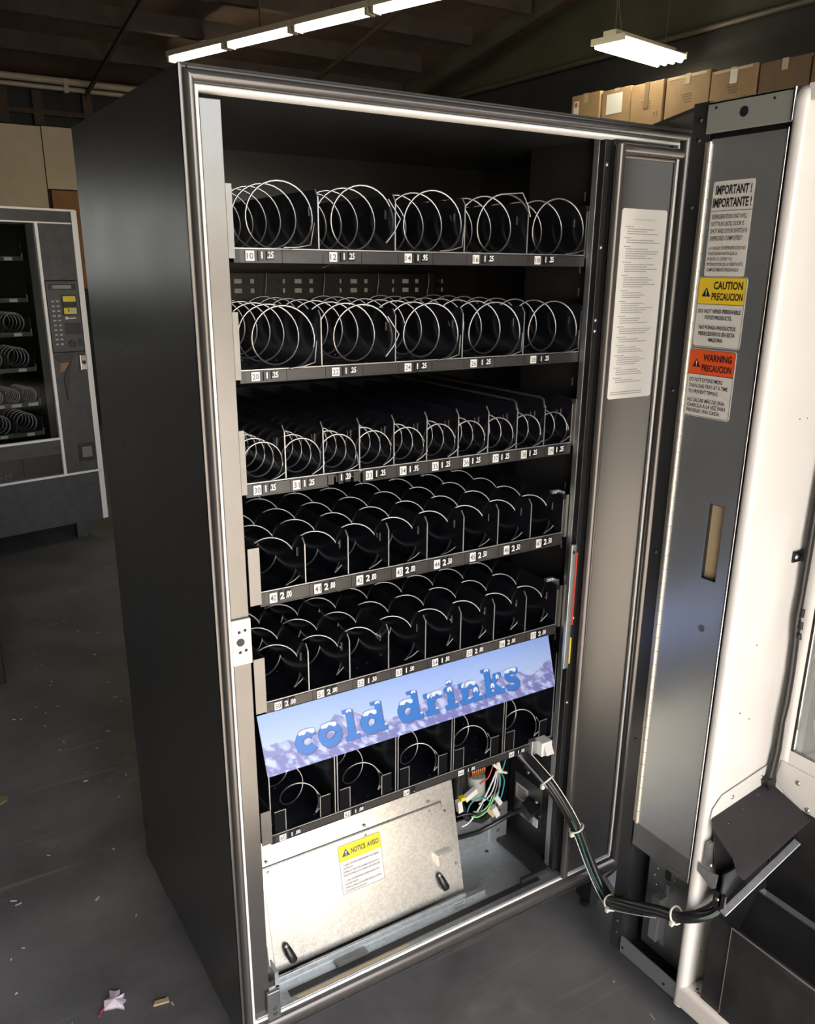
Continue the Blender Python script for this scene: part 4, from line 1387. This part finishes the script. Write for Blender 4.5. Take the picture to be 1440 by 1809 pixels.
# cable in the corner of the door liner, with its clip
dc = MB().tube([(0.95, -0.376, 1.62), (0.951, -0.376, 1.4), (0.95, -0.376, 1.2), (0.946, -0.376, 1.02), (0.944, -0.377, 0.95), (0.946, -0.376, 0.86), (0.943, -0.377, 0.81),
                (0.95, -0.376, 0.765), (0.952, -0.377, 0.7), (0.95, -0.378, 0.64), (0.946, -0.378, 0.6), (0.95, -0.376, 0.54), (0.946, -0.374, 0.48), (0.94, -0.372, 0.455)],
               [0.009, 0.009, 0.009, 0.0085, 0.0085, 0.0075, 0.008, 0.0078, 0.008, 0.008, 0.007, 0.0085, 0.009, 0.009], 10)
dc.obox((0.945, -0.373, 0.465), (0.012, 0, 0.005), (0, 0.008, 0), (-0.004, 0, 0.016))
dc = dc.build('liner_cable', 'cable_black', door)
MB().box(0.922, 0.95, -0.3665, -0.363, 0.915, 0.935, 0).dome((0.93, -0.3665, 0.925), (0, -1, 0), 0.0055, 1).build('cable_clip', ['cable_black', 'screw'], door)
MB().tube([(0.944, -0.386, 0.83), (0.941, -0.387, 0.815)], 0.004, 8).tube([(0.943, -0.387, 0.805), (0.942, -0.388, 0.792)], 0.0042, 8).tube([(0.943, -0.387, 0.782), (0.944, -0.388, 0.772)], 0.004, 8).build('tape_wrap', 'sleeve', door)

# stickers on the metal panel (seen from -x: text runs towards -y)
XN, XX, YY = Vector((-1, 0, 0)), Vector((0, -1, 0)), Vector((0, 0, 1))


def dl_(lines, w):
    return lines


h_ = 0.143
sticker('important_label', ['label_paper', 'ink'], (XD, -0.212, 1.392), XX, YY, XN, 0.077, h_, [],
        [('IMPORTANT !', 0.006, h_ - 0.0195, 0.0185, 0.03, 'LEFT', 0.067, 1), ('IMPORTANTE !', 0.003, h_ - 0.0385, 0.0185, 0.03, 'LEFT', 0.072, 1), ('-', 0.0, h_ - 0.0445, 0.0007, 0, '', 0.077, 1)] +
        [(t_, 0.0045, h_ - 0.056 - i * 0.0108, 0.0098, 0.004, 'LEFT', w_, 1) for i, (t_, w_) in enumerate((('REFRIGERATION UNIT WILL', 0.066), ('NOT RUN UNTIL DOOR IS', 0.062), ('SHUT AND DOOR SWITCH IS', 0.069), ('DEPRESSED COMPLETELY', 0.062)))] +
        [(t_, 0.0045, h_ - 0.1025 - i * 0.0083, 0.0072, 0.004, 'LEFT', w_, 1) for i, (t_, w_) in enumerate((('LA UNIDAD DE REFRIGERACION NO', 0.07), ('FUNCIONARA HASTA QUE LA', 0.056), ('PUERTA SE CIERRE Y EL', 0.048), ('INTERRUPTOR DE LA PUERTA ESTE', 0.069), ('COMPLETAMENTE PRESIONADO', 0.062)))],
        door, 0.003, None, 'off-white important notice about the refrigeration unit', False)
h_ = 0.112
sticker('caution_label', ['label_paper', 'ink', 'yellow'], (XD, -0.204, 1.279), XX, YY, XN, 0.094, h_, [(h_ - 0.043, h_, 2)],
        [('CAUTION', 0.059, h_ - 0.019, 0.0165, 0.03, 'CENTER', 0.056, 1), ('PRECAUCION', 0.059, h_ - 0.036, 0.0155, 0.03, 'CENTER', 0.060, 1), ('-', 0.001, h_ - 0.0435, 0.0007, 0, '', 0.092, 1)] +
        [(t_, 0.047, h_ - y_, 0.0088, 0.02, 'CENTER', w_, 1) for t_, y_, w_ in (('DO NOT VEND PERISHABLE', 0.057, 0.083), ('FOOD PRODUCTS.', 0.067, 0.053), ('NO PONGA PRODUCTOS', 0.083, 0.072), ('PERECEDEROS EN ESTA', 0.093, 0.072), ('MAQUINA.', 0.1025, 0.029))],
        door, 0.005, (0.0175, h_ - 0.031, 0.017), 'yellow headed caution sticker')
h_ = 0.113
sticker('warning_label', ['label_paper', 'ink', 'orange'], (XD, -0.201, 1.163), XX, YY, XN, 0.094, h_, [(h_ - 0.042, h_, 2)],
        [('WARNING', 0.058, h_ - 0.019, 0.0155, 0.03, 'CENTER', 0.057, 1), ('PRECAUCION', 0.058, h_ - 0.0355, 0.0145, 0.03, 'CENTER', 0.059, 1), ('-', 0.001, h_ - 0.0425, 0.0007, 0, '', 0.092, 1)] +
        [(t_, 0.006, h_ - y_, 0.0092, 0.008, 'LEFT', w_, 1) for t_, y_, w_ in (('DO NOT EXTEND MORE', 0.0545, 0.068), ('THAN ONE TRAY AT A TIME', 0.0645, 0.079), ('TO PREVENT TIPPING.', 0.0745, 0.062), ('NO SACAR MÁS DE UNA', 0.0885, 0.076), ('CHAROLA A LA VEZ PARA', 0.0975, 0.08), ('PREVENIR UNA CAIDA.', 0.1065, 0.07))],
        door, 0.005, (0.017, h_ - 0.03, 0.016), 'orange headed tray warning sticker')

# ------------------------------------------------------------------ cable harness from cabinet to door
hp = [(0.70, 0.085, 0.385), (0.712, 0.055, 0.362), (0.721, 0.0, 0.335), (0.745, -0.03, 0.284), (0.771, -0.05, 0.224), (0.79, -0.075, 0.15), (0.80, -0.105, 0.098), (0.797, -0.14, 0.083), (0.785, -0.174, 0.104),
      (0.773, -0.246, 0.152), (0.772, -0.30, 0.185), (0.772, -0.342, 0.207), (0.782, -0.375, 0.23), (0.80, -0.392, 0.247), (0.82, -0.40, 0.27)]


def smooth(pts, k=5):
    out = []
    n = len(pts)
    for i in range(n - 1):
        p0, p1, p2, p3 = [Vector(pts[max(0, min(n - 1, j))]) for j in (i - 1, i, i + 1, i + 2)]
        for q in range(k):
            t = q / k
            out.append(0.5 * ((2 * p1) + (-p0 + p2) * t + (2 * p0 - 5 * p1 + 4 * p2 - p3) * t * t + (-p0 + 3 * p1 - 3 * p2 + p3) * t ** 3))
    out.append(Vector(pts[-1]))
    return out


sp = smooth(hp)
hm = MB()
for k, (ra, ph_, tw) in enumerate(((0.0085, 0.3, 1.2), (0.0075, 2.3, 1.0), (0.006, 4.2, 1.1), (0.005, 5.3, 0.8))):
    pts = []
    for i, p in enumerate(sp):
        a = ph_ + tw * i / 12
        t = (sp[min(i + 1, len(sp) - 1)] - sp[max(i - 1, 0)]).normalized()
        e = t.cross(Vector((0, 0, 1))).normalized()
        f = t.cross(e)
        pts.append(p + (e * math.cos(a) + f * math.sin(a)) * 0.0068)
    hm.tube(pts, ra, 8)
har = hm.build('cable_harness', 'cable_black', vm)
tag(har, 'black cable bundle with white ties running to the door')


def strand(off, r, m, i0=0, i1=None):
    pts = [p + Vector(off) for p in sp[i0:i1]]
    MB().tube(pts, r, 5).build('loose_wire', m, har)


strand((-0.010, -0.010, 0.004), 0.0013, 'green_wire', 18)
strand((0.004, -0.006, 0.013), 0.0012, 'tie_white', 2, 22)
strand((-0.014, -0.006, 0.0), 0.0026, 'grey_wire', 0, 12)
strand((-0.013, -0.006, -0.006), 0.0012, 'white_wire', 20, 50)
for i in (10, 20, 37, 54):
    i = min(i, len(sp) - 2)
    t = (sp[i + 1] - sp[i - 1]).normalized()
    e = t.cross(Vector((0, 0, 1))).normalized()
    f = t.cross(e)
    ring = [sp[i] + (e * math.cos(R(a)) + f * math.sin(R(a))) * 0.0165 for a in range(0, 360, 24)]
    tm = MB().tube(ring, 0.0022, 6, closed=True)
    tm.obox(sp[i] + Vector((-0.0155, -0.004, -0.009)), (0.004, 0, 0), (0, 0.003, 0), (0, 0, 0.005))
    tm.build('cable_tie', 'tie_white', har)

# ------------------------------------------------------------------ the other vending machine, back left
RZ = R(12.25)
om = thing('vending_machine', (0.644, 3.759, FZ), 'older dark vending machine with white trim standing back left behind the open one', 'vending machine', rz=RZ)
Zf = -FZ


def OB():
    return MB()


def ob(mb, name, m, parent=om, **k):
    # local coordinates: x along the front (0 = right end, negative to the left), y depth, z above cabinet underside
    mb.v = [(x, y, z + Zf) for x, y, z in mb.v]
    return mb.build(name, m, parent, base=(0, 0, 0), **k)


OW = 1.02
ob(OB().box(-OW, 0, 0.03, 0.07, 0.0, 0.30).box(-0.215, 0, 0.03, 0.75, 0.3, 1.676).box(-OW, -OW + 0.02, 0.03, 0.75, 0, 1.676)
   .box(-OW, -0.215, 0.73, 0.75, 0, 1.676).box(-OW, -0.215, 0.03, 0.75, 1.6, 1.676).box(-OW, -0.215, 0.07, 0.73, 0.3, 0.34).box(-OW, 0, 0.07, 0.75, 0.0, 0.02), 'cabinet', 'snack_black')
ob(OB().box(-OW, -0.03, 0.005, 0.03, 1.617, 1.67), 'header_panel', 'snack_panel')
for a in ((-OW, -0.0, 0.0, 0.02, 1.67, 1.68), (-OW, -0.028, -0.002, 0.02, 1.608, 1.615), (-OW, -0.006, -0.004, 0.03, 0.286, 0.298), (-OW, -0.212, -0.003, 0.02, 0.492, 0.504)):
    ob(OB().box(*a), 'trim_strip', 'snack_trim')
ob(OB().box(-0.026, 0.004, -0.004, 0.03, 0.005, 1.676), 'side_trim', 'snack_trim')
ob(OB().box(-0.222, -0.207, -0.004, 0.02, 0.298, 1.612), 'divider_trim', 'snack_trim')
ob(OB().box(-0.206, -0.027, 0.004, 0.03, 1.33, 1.607), 'upper_panel', 'snack_panel')
ob(OB().box(-0.206, -0.027, 0.004, 0.03, 0.3, 0.955), 'lower_panel', 'snack_panel')
ob(OB().box(-OW, -0.006, 0.006, 0.03, 0.004, 0.284), 'kick_panel', 'snack_panel')
ob(OB().box(-OW, -0.222, 0.006, 0.03, 0.412, 0.49), 'bottom_panel', 'snack_panel')
fl = ob(OB().box(-OW + 0.03, -0.225, 0.02, 0.028, 0.302, 0.408).box(-0.43, -0.426, 0.015, 0.02, 0.303, 0.407), 'delivery_flap', 'snack_black')
for k, ch in enumerate('PUSH'):
    t_ = MB()
    t_.text(ch, (-0.66 + k * 0.043, 0.0185, 0.312), (1, 0, 0), (0, 0, 1), 0.055, 0, 0.02, 'LEFT', 0.036)
    ob(t_, 'letter', 'keypad_grey', fl)
gl = ob(OB().box(-OW + 0.02, -0.224, 0.012, 0.016, 0.505, 1.606), 'window_glass', 'glass_dark')
ob(OB().box(-0.262, -0.224, 0.018, 0.05, 0.505, 1.606), 'window_post', 'snack_black')
# control panel
cpn = ob(OB().box(-0.203, -0.03, -0.006, 0.004, 0.958, 1.325), 'control_panel', 'keypad_grey', bevel=0.004)
ob(OB().box(-0.19, -0.045, -0.009, -0.006, 1.28, 1.31), 'display_bezel', 'snack_black', cpn)
ob(OB().box(-0.17, -0.07, -0.0105, -0.009, 1.286, 1.304), 'display', 'lcd', cpn)
b0 = None
for i in range(10):
    for j in range(2):
        x, z = -0.178 + j * 0.026, 1.222 - i * 0.0245
        if b0 is None:
            b0 = ob(OB().box(x - 0.008, x + 0.008, -0.012, -0.006, z - 0.004, z + 0.004), 'key', 'button', cpn)
            bx, bz = x, z
        else:
            dup(b0, cpn, (x - bx, 0, z - bz))
ob(OB().box(-0.128, -0.048, -0.01, -0.006, 1.15, 1.255), 'bill_acceptor', 'snack_black', cpn)
ob(OB().box(-0.122, -0.054, -0.0115, -0.01, 1.22, 1.248), 'bill_sticker', 'bright_yellow', cpn)
ob(OB().box(-0.122, -0.054, -0.0115, -0.01, 1.156, 1.188, 0).box(-0.1, -0.094, -0.0125, -0.0115, 1.168, 1.182, 1).box(-0.085, -0.062, -0.0125, -0.0115, 1.164, 1.186, 2), 'bill_sticker', ['bright_yellow', 'ink', 'pale_blue'], cpn)
ob(OB().box(-0.122, -0.056, -0.016, -0.01, 1.192, 1.214), 'bill_slot', 'snack_black', cpn)
ob(OB().box(-0.118, -0.103, -0.0075, -0.006, 1.128, 1.142).box(-0.1, -0.06, -0.0075, -0.006, 1.131, 1.137), 'maker_badge', 'label_white', cpn)
ob(OB().box(-0.125, -0.038, -0.0075, -0.006, 1.05, 1.11), 'instruction_plate', 'snack_black', cpn)
ob(OB().tube([(-0.095, -0.006, 1.0), (-0.095, -0.016, 1.0)], 0.02, 16).box(-0.06, -0.04, -0.009, -0.006, 0.985, 1.025), 'coin_return', 'snack_black', cpn)
ob(OB().box(-0.068, -0.028, -0.02, 0.004, 0.858, 0.942, 0).tube([(-0.048, -0.02, 0.9), (-0.048, -0.026, 0.9)], 0.01, 12, 1), 'door_lock', ['chrome', 'ink'], bevel=0.004)
ob(OB().box(-0.125, -0.035, -0.001, 0.004, 0.355, 0.455, 0).box(-0.107, -0.05, -0.004, -0.001, 0.375, 0.435, 1), 'coin_cup', ['snack_black', 'flange_metal'])
ob(OB().slab([(-0.17, 0.0035, 0.9), (-0.115, 0.0035, 0.905), (-0.15, 0.0035, 0.86), (-0.178, 0.0035, 0.85)], (0, -0.002, 0)), 'torn_patch', 'cardboard')
ob(OB().slab([(-0.2, 0.003, 0.94), (-0.09, 0.003, 0.952), (-0.12, 0.003, 0.86), (-0.15, 0.003, 0.7), (-0.16, 0.003, 0.82), (-0.115, 0.003, 0.91), (-0.175, 0.003, 0.905)], (0, -0.006, 0)), 'torn_film', 'snack_black')
for x in (-0.13, -OW + 0.1):
    for y in (0.06, 0.68):
        ob(OB().box(x - 0.03, x + 0.03, y, y + 0.05, FZ, 0.0), 'leg', 'snack_panel')
# trays with spirals seen through the glass
for zi, (z, n, rad, bright) in enumerate(((1.445, 0, 0, 0), (1.24, 0, 0, 0), (1.067, 5, 0.048, 1), (0.884, 5, 0.05, 1), (0.70, 8, 0.036, 2), (0.54, 5, 0.048, 1))):
    xa, xb = -OW + 0.04, -0.275
    tm = OB().box(xa, xb, 0.075, 0.6, z - 0.006, z).box(xa, xb, 0.07, 0.075, z - 0.022, z - 0.002)
    tro = ob(tm, 'tray', 'snack_black')
    cnt = n or 5
    cw = (xb - xa) / cnt
    lb = None
    for k in range(cnt):
        x = xa + (k + 0.5) * cw
        if lb is None:
            lb = ob(OB().box(x - 0.022, x + (0.03 if bright == 2 else 0.018), 0.0675, 0.07, z - 0.02, z - 0.004), 'price_label', 'label_white', tro)
            lx = x
            dv = ob(OB().box(x + cw / 2 - 0.001, x + cw / 2 + 0.001, 0.075, 0.58, z, z + 0.07), 'divider', 'keypad_grey', tro)
            if n:
                pts = [(x + rad * math.cos(R(a * 24 - 80)), 0.09 + 0.05 * a / 15 * (0.6 if n == 8 else 1), z + rad + 0.002 + rad * math.sin(R(a * 24 - 80))) for a in range(15 * (7 if n == 8 else 5))]
                cl = ob(OB().tube(pts, 0.0032, 5), 'spiral', 'wire', tro)
            ob(OB().box(xb - 0.004, xb + 0.002, 0.07, 0.09, z - 0.02, z + 0.015), 'end_clip', 'flange_metal', tro)
        else:
            dup(lb, tro, (x - lx, 0, 0))
            dup(dv, tro, (x - lx, 0, 0))
            if n:
                dup(cl, tro, (x - lx, 0, 0))

# dark cabinet at the extreme left, only its foot in view
dcab = thing('storage_cabinet', (-0.52, 2.3, FZ), 'dark cabinet whose lower corner shows at the far left edge of the floor', 'cabinet')
MB().box(-0.87, -0.15, 2.0, 2.6, FZ + 0.02, 1.1).build('body', 'snack_black', dcab, bevel=0.003)
MB().box(-0.87, -0.175, 1.985, 2.0, FZ + 0.02, 1.1).build('door', 'snack_panel', dcab, bevel=0.003)
MB().box(-0.85, -0.152, 2.0, 2.58, FZ, FZ + 0.02).build('plinth', 'rubber', dcab)

# ------------------------------------------------------------------ fluorescent lights
ldir = Vector((2.786 - 2.077, 4.191 - 6.372, 0)).normalized()
lside = Vector((-ldir.y, ldir.x, 0))
LEN = 0.74
for k in range(5):
    c0 = Vector((2.09, 6.33, 3.0)) + ldir * (LEN * k - 0.06)
    c1 = c0 + ldir * (LEN - 0.03)
    base_ = (c0 + c1) / 2
    lt = thing('strip_light', base_ + Vector((0, 0, 0.03)), 'strip light in the long ceiling row, %s' % (
        ('the farthest, ending behind the cabinet corner', 'second from the far end', 'the middle one', 'second from the near end', 'the nearest, cut by the top edge')[k]), 'ceiling light', 'fluorescent strips in the long row')
    BASE[lt.name] = base_ + Vector((0, 0, 0.03))
    MB().obox(base_ + Vector((0, 0, 0.035)), ldir * (LEN / 2 - 0.005), lside * 0.045, (0, 0, 0.02)).build('housing', 'fixture', lt)
    MB().tube([c0 + ldir * 0.03, c1 - ldir * 0.03], 0.022, 10).tube([c0 + ldir * 0.03 + lside * 0.04, c1 - ldir * 0.03 + lside * 0.04], 0.016, 10).build('tube', 'tube', lt)
    MB().obox(c0 + ldir * 0.012, ldir * 0.012, lside * 0.04, (0, 0, 0.025)).build('lamp_holder', 'fixture', lt)
    MB().obox(c1 - ldir * 0.012, ldir * 0.012, lside * 0.04, (0, 0, 0.025)).build('lamp_holder', 'fixture', lt)
    MB().tube([base_ + Vector((0, 0, 0.05)), Vector((base_.x, base_.y, zc_(base_.y)))], 0.006, 6).build('hanger', 'pipe_dark', lt)
hb0, hb1 = Vector((4.0, 3.40, 2.80)), Vector((4.735, 3.53, 2.80))
hd_ = (hb1 - hb0).normalized()
hs_ = Vector((-hd_.y, hd_.x, 0))
hbm = (hb0 + hb1) / 2
hl = thing('hanging_light', hbm + Vector((0, 0, 0.03)), 'four-tube fluorescent light hanging on wires above the cardboard boxes', 'ceiling light')
BASE[hl.name] = hbm + Vector((0, 0, 0.03))
rf = MB()
hl_ = (hb1 - hb0).length / 2
for s_ in (-1.5, -0.5, 0.5, 1.5):
    rf.obox(hbm + hs_ * (0.062 * s_) + Vector((0, 0, 0.035)), hd_ * hl_, hs_ * 0.03, (0, 0, 0.004))
rf.obox(hbm + Vector((0, 0, 0.06)), hd_ * hl_ * 0.96, hs_ * 0.05, (0, 0, 0.022))
for e in (-1, 1):
    rf.obox(hbm + hd_ * hl_ * e + Vector((0, 0, 0.025)), hd_ * 0.006, hs_ * 0.13, (0, 0, 0.02))
rf.build('reflector', 'fixture', hl)
for s_ in (-1.5, -0.5, 0.5, 1.5):
    a = hbm + hs_ * (0.062 * s_)
    MB().tube([a - hd_ * hl_ * 0.97, a + hd_ * hl_ * 0.97], 0.017, 10).build('tube', 'tube_cool', hl)
MB().tube([hbm - hd_ * hl_ * 0.8 + Vector((0, 0, 0.08)), hbm - hd_ * hl_ * 0.82 + Vector((0, 0, 0.89))], 0.004, 5).build('hanger', 'pipe_dark', hl)
MB().tube(
    [hbm - hd_ * hl_ * 0.6 + Vector((0, 0, 0.08)), hbm - hd_ * hl_ * 1.0 + Vector((0, 0, 0.5)), hbm - hd_ * hl_ * 0.9 + Vector((0, 0, 0.89))], 0.004, 5).build('hanger', 'pipe_dark', hl)
MB().tube(
    [hbm + hd_ * hl_ * 0.8 + Vector((0, 0, 0.08)), hbm + hd_ * hl_ * 0.82 + Vector((0, 0, 0.89))], 0.004, 5).build('hanger', 'pipe_dark', hl)

# ------------------------------------------------------------------ rack of cardboard boxes on the right
XB = 4.4
rk = thing('storage_rack', (4.62, 3.1, FZ), 'dark pallet rack carrying a row of cardboard boxes at upper right', 'rack')
MB().box(XB - 0.02, XB + 0.03, 1.3, 4.6, 2.13, 2.22).box(XB + 0.42, XB + 0.46, 1.3, 4.6, 2.13, 2.22).box(XB + 0.03, XB + 0.42, 1.3, 4.6, 2.2, 2.225).build('shelf', 'wall_dark', rk)
for y in (1.32, 4.55):
    for x in (XB, XB + 0.41):
        MB().box(x, x + 0.05, y - 0.03, y + 0.03, FZ, 2.13).build('post', 'wall_dark', rk)
ys = [4.16, 3.85, 3.555, 3.25, 2.875, 2.525, 2.17, 1.8]
tops = [2.64, 2.63, 2.62, 2.62, 2.595, 2.585, 2.56]
desc = ['brown carton with a red and white sticker, farthest box on the high shelf', 'brown carton with a large white paper label, second from the far end',
        'tan carton with a dark tape stripe down its middle, on the high shelf', 'wide tan carton with printed lines and torn tape along its top edge',
        'tan carton with a small white tag at its top edge, above the open door', 'plain dull brown carton, sixth in the row above the open door',
        'carton at the near end of the shelf row, cut by the picture edge']
for i in range(7):
    y1_, y0_ = ys[i] - 0.008, ys[i + 1] + 0.008
    zt_, zb_ = tops[i], 2.29 if i < 6 else 2.29
    bx_ = thing('cardboard_box', (XB + 0.25, (y0_ + y1_) / 2, 2.27), desc[i], 'box', 'cartons on the high shelf')
    MB().box(XB + 0.01 * (i % 2), XB + 0.44, y0_, y1_, 2.27, zt_).build('carton', 'cardboard' if i not in (5, 6) else 'cardboard_dark', bx_, bevel=0.004)
    xf = XB + 0.01 * (i % 2)
    yc_ = (y0_ + y1_) / 2
    tpm = MB().box(xf + 0.01, xf + 0.3, yc_ - 0.025, yc_ + 0.025, zt_, zt_ + 0.002).box(xf - (0.001 if i == 1 else 0.003), xf + 0.012, yc_ - 0.02, yc_ + 0.02, zt_ - (0.16 if i == 2 else 0.02 if i == 1 else 0.06), zt_ + 0.002)
    tpm.build('packing_tape', 'cardboard_dark' if i == 2 else 'tape', bx_)
    if i == 0:
        MB().box(xf - 0.003, xf, y1_ - 0.075, y1_ - 0.025, 2.5, 2.6, 0).box(xf - 0.004, xf - 0.003, y1_ - 0.065, y1_ - 0.035, 2.56, 2.59, 1).build('sticker', ['label_white', 'red'], bx_)
    if i == 1:
        MB().box(xf - 0.003, xf, yc_ - 0.06, yc_ + 0.09, 2.47, 2.6).build('paper_label', 'label_white', bx_)
    if i in (3, 4, 2, 5):
        pr = MB()
        for k in range(4):
            pr.box(xf - 0.001, xf, yc_ - 0.04, yc_ + 0.05 - 0.01 * k, 2.5 - k * 0.016, 2.506 - k * 0.016)
        for k in range(2):
            pr.box(xf - 0.001, xf, yc_ - 0.11 + k * 0.025, yc_ - 0.098 + k * 0.025, 2.40, 2.43)
        tag(pr.build('print', 'cardboard_dark', bx_), kind='stuff')
    if i in (3, 4):
        MB().box(xf - 0.002, xf, y0_ + 0.03, y1_ - 0.02, zt_ - 0.02, zt_ - 0.004).build('torn_edge', 'tape', bx_)
    if i == 4:
        MB().box(xf - 0.004, xf, yc_ - 0.03, yc_ + 0.02, zt_ - 0.09, zt_ - 0.01).build('paper_tag', 'label_white', bx_)
fc = thing('cardboard_sheet', (XB + 0.25, 2.7, 2.225), 'flattened cardboard sheet lying under the row of cartons', 'cardboard')
MB().box(XB - 0.03, XB + 0.44, 1.8, 3.4, 2.2255, 2.268).build('sheet', 'cardboard', fc, bevel=0.004)

# ------------------------------------------------------------------ litter on the floor
sc1 = thing('plastic_scrap', (-0.165, 0.335, FZ), 'jagged pale pink plastic scrap with a red end lying on the floor', 'litter')
pts = [(-0.19, 0.325), (-0.185, 0.345), (-0.172, 0.352), (-0.168, 0.372), (-0.158, 0.358), (-0.148, 0.36), (-0.152, 0.348), (-0.142, 0.343), (-0.15, 0.335), (-0.143, 0.327), (-0.153, 0.322), (-0.152, 0.305), (-0.165, 0.318)]
cx_, cy_ = -0.165, 0.335
sv = MB()
sv.add([(cx_, cy_, FZ + 0.012)] + [(x, y, FZ + 0.004 + 0.006 * ((i * 5) % 3) / 3) for i, (x, y) in enumerate(pts)], [(0, 1 + i, 1 + (i + 1) % len(pts)) for i in range(len(pts))])
sv.add([(cx_, cy_, FZ)] + [(x, y, FZ + 0.0005) for i, (x, y) in enumerate(pts)], [(0, 1 + (i + 1) % len(pts), 1 + i) for i in range(len(pts))])
sv.build('film', 'pink_scrap', sc1)
MB().tube([(-0.188, 0.33, FZ + 0.004), (-0.198, 0.324, FZ + 0.003), (-0.202, 0.316, FZ + 0.002)], 0.002, 5).build('ribbon_end', 'red_scrap', sc1)
o = MB().slab([(-0.098, 0.282, FZ), (-0.066, 0.276, FZ), (-0.064, 0.29, FZ), (-0.07, 0.288, FZ), (-0.092, 0.292, FZ)], (0, 0, 0.004)).build('wood_chip', 'tan_scrap', base=(-0.08, 0.285, FZ))
tag(o, 'small tan wood chip on the floor right of the pink scrap', 'litter')
o = MB().slab([(-0.31, 1.20, FZ), (-0.255, 1.235, FZ), (-0.25, 1.26, FZ), (-0.30, 1.28, FZ), (-0.33, 1.24, FZ)], (0, 0, 0.004)).build('paper_scrap', 'olive_scrap', base=(-0.28, 1.24, FZ))
tag(o, 'torn olive paper scrap on the floor at the left edge', 'litter')
cr = MB()
rr = random.Random(11)
for k in range(170):
    x, y = rr.uniform(-0.6, 0.9), rr.uniform(-0.6, 2.6)
    if (x > -0.02 and y > -0.05 and y < 0.68) or (x < -0.1 and y > 1.9):
        continue
    w, l_, a = rr.uniform(0.001, 0.003), rr.uniform(0.002, 0.008), rr.random() * 3
    cr.obox((x, y, FZ + 0.0008), (l_ * math.cos(a), l_ * math.sin(a), 0), (-w * math.sin(a) * 0.6, w * math.cos(a) * 0.6, 0), (0, 0, 0.0008))
o = cr.build('floor_debris', 'dust', base=(0.2, 0.5, FZ))
tag(o, 'tiny pale specks of debris scattered over the dark floor', 'debris', kind='stuff')
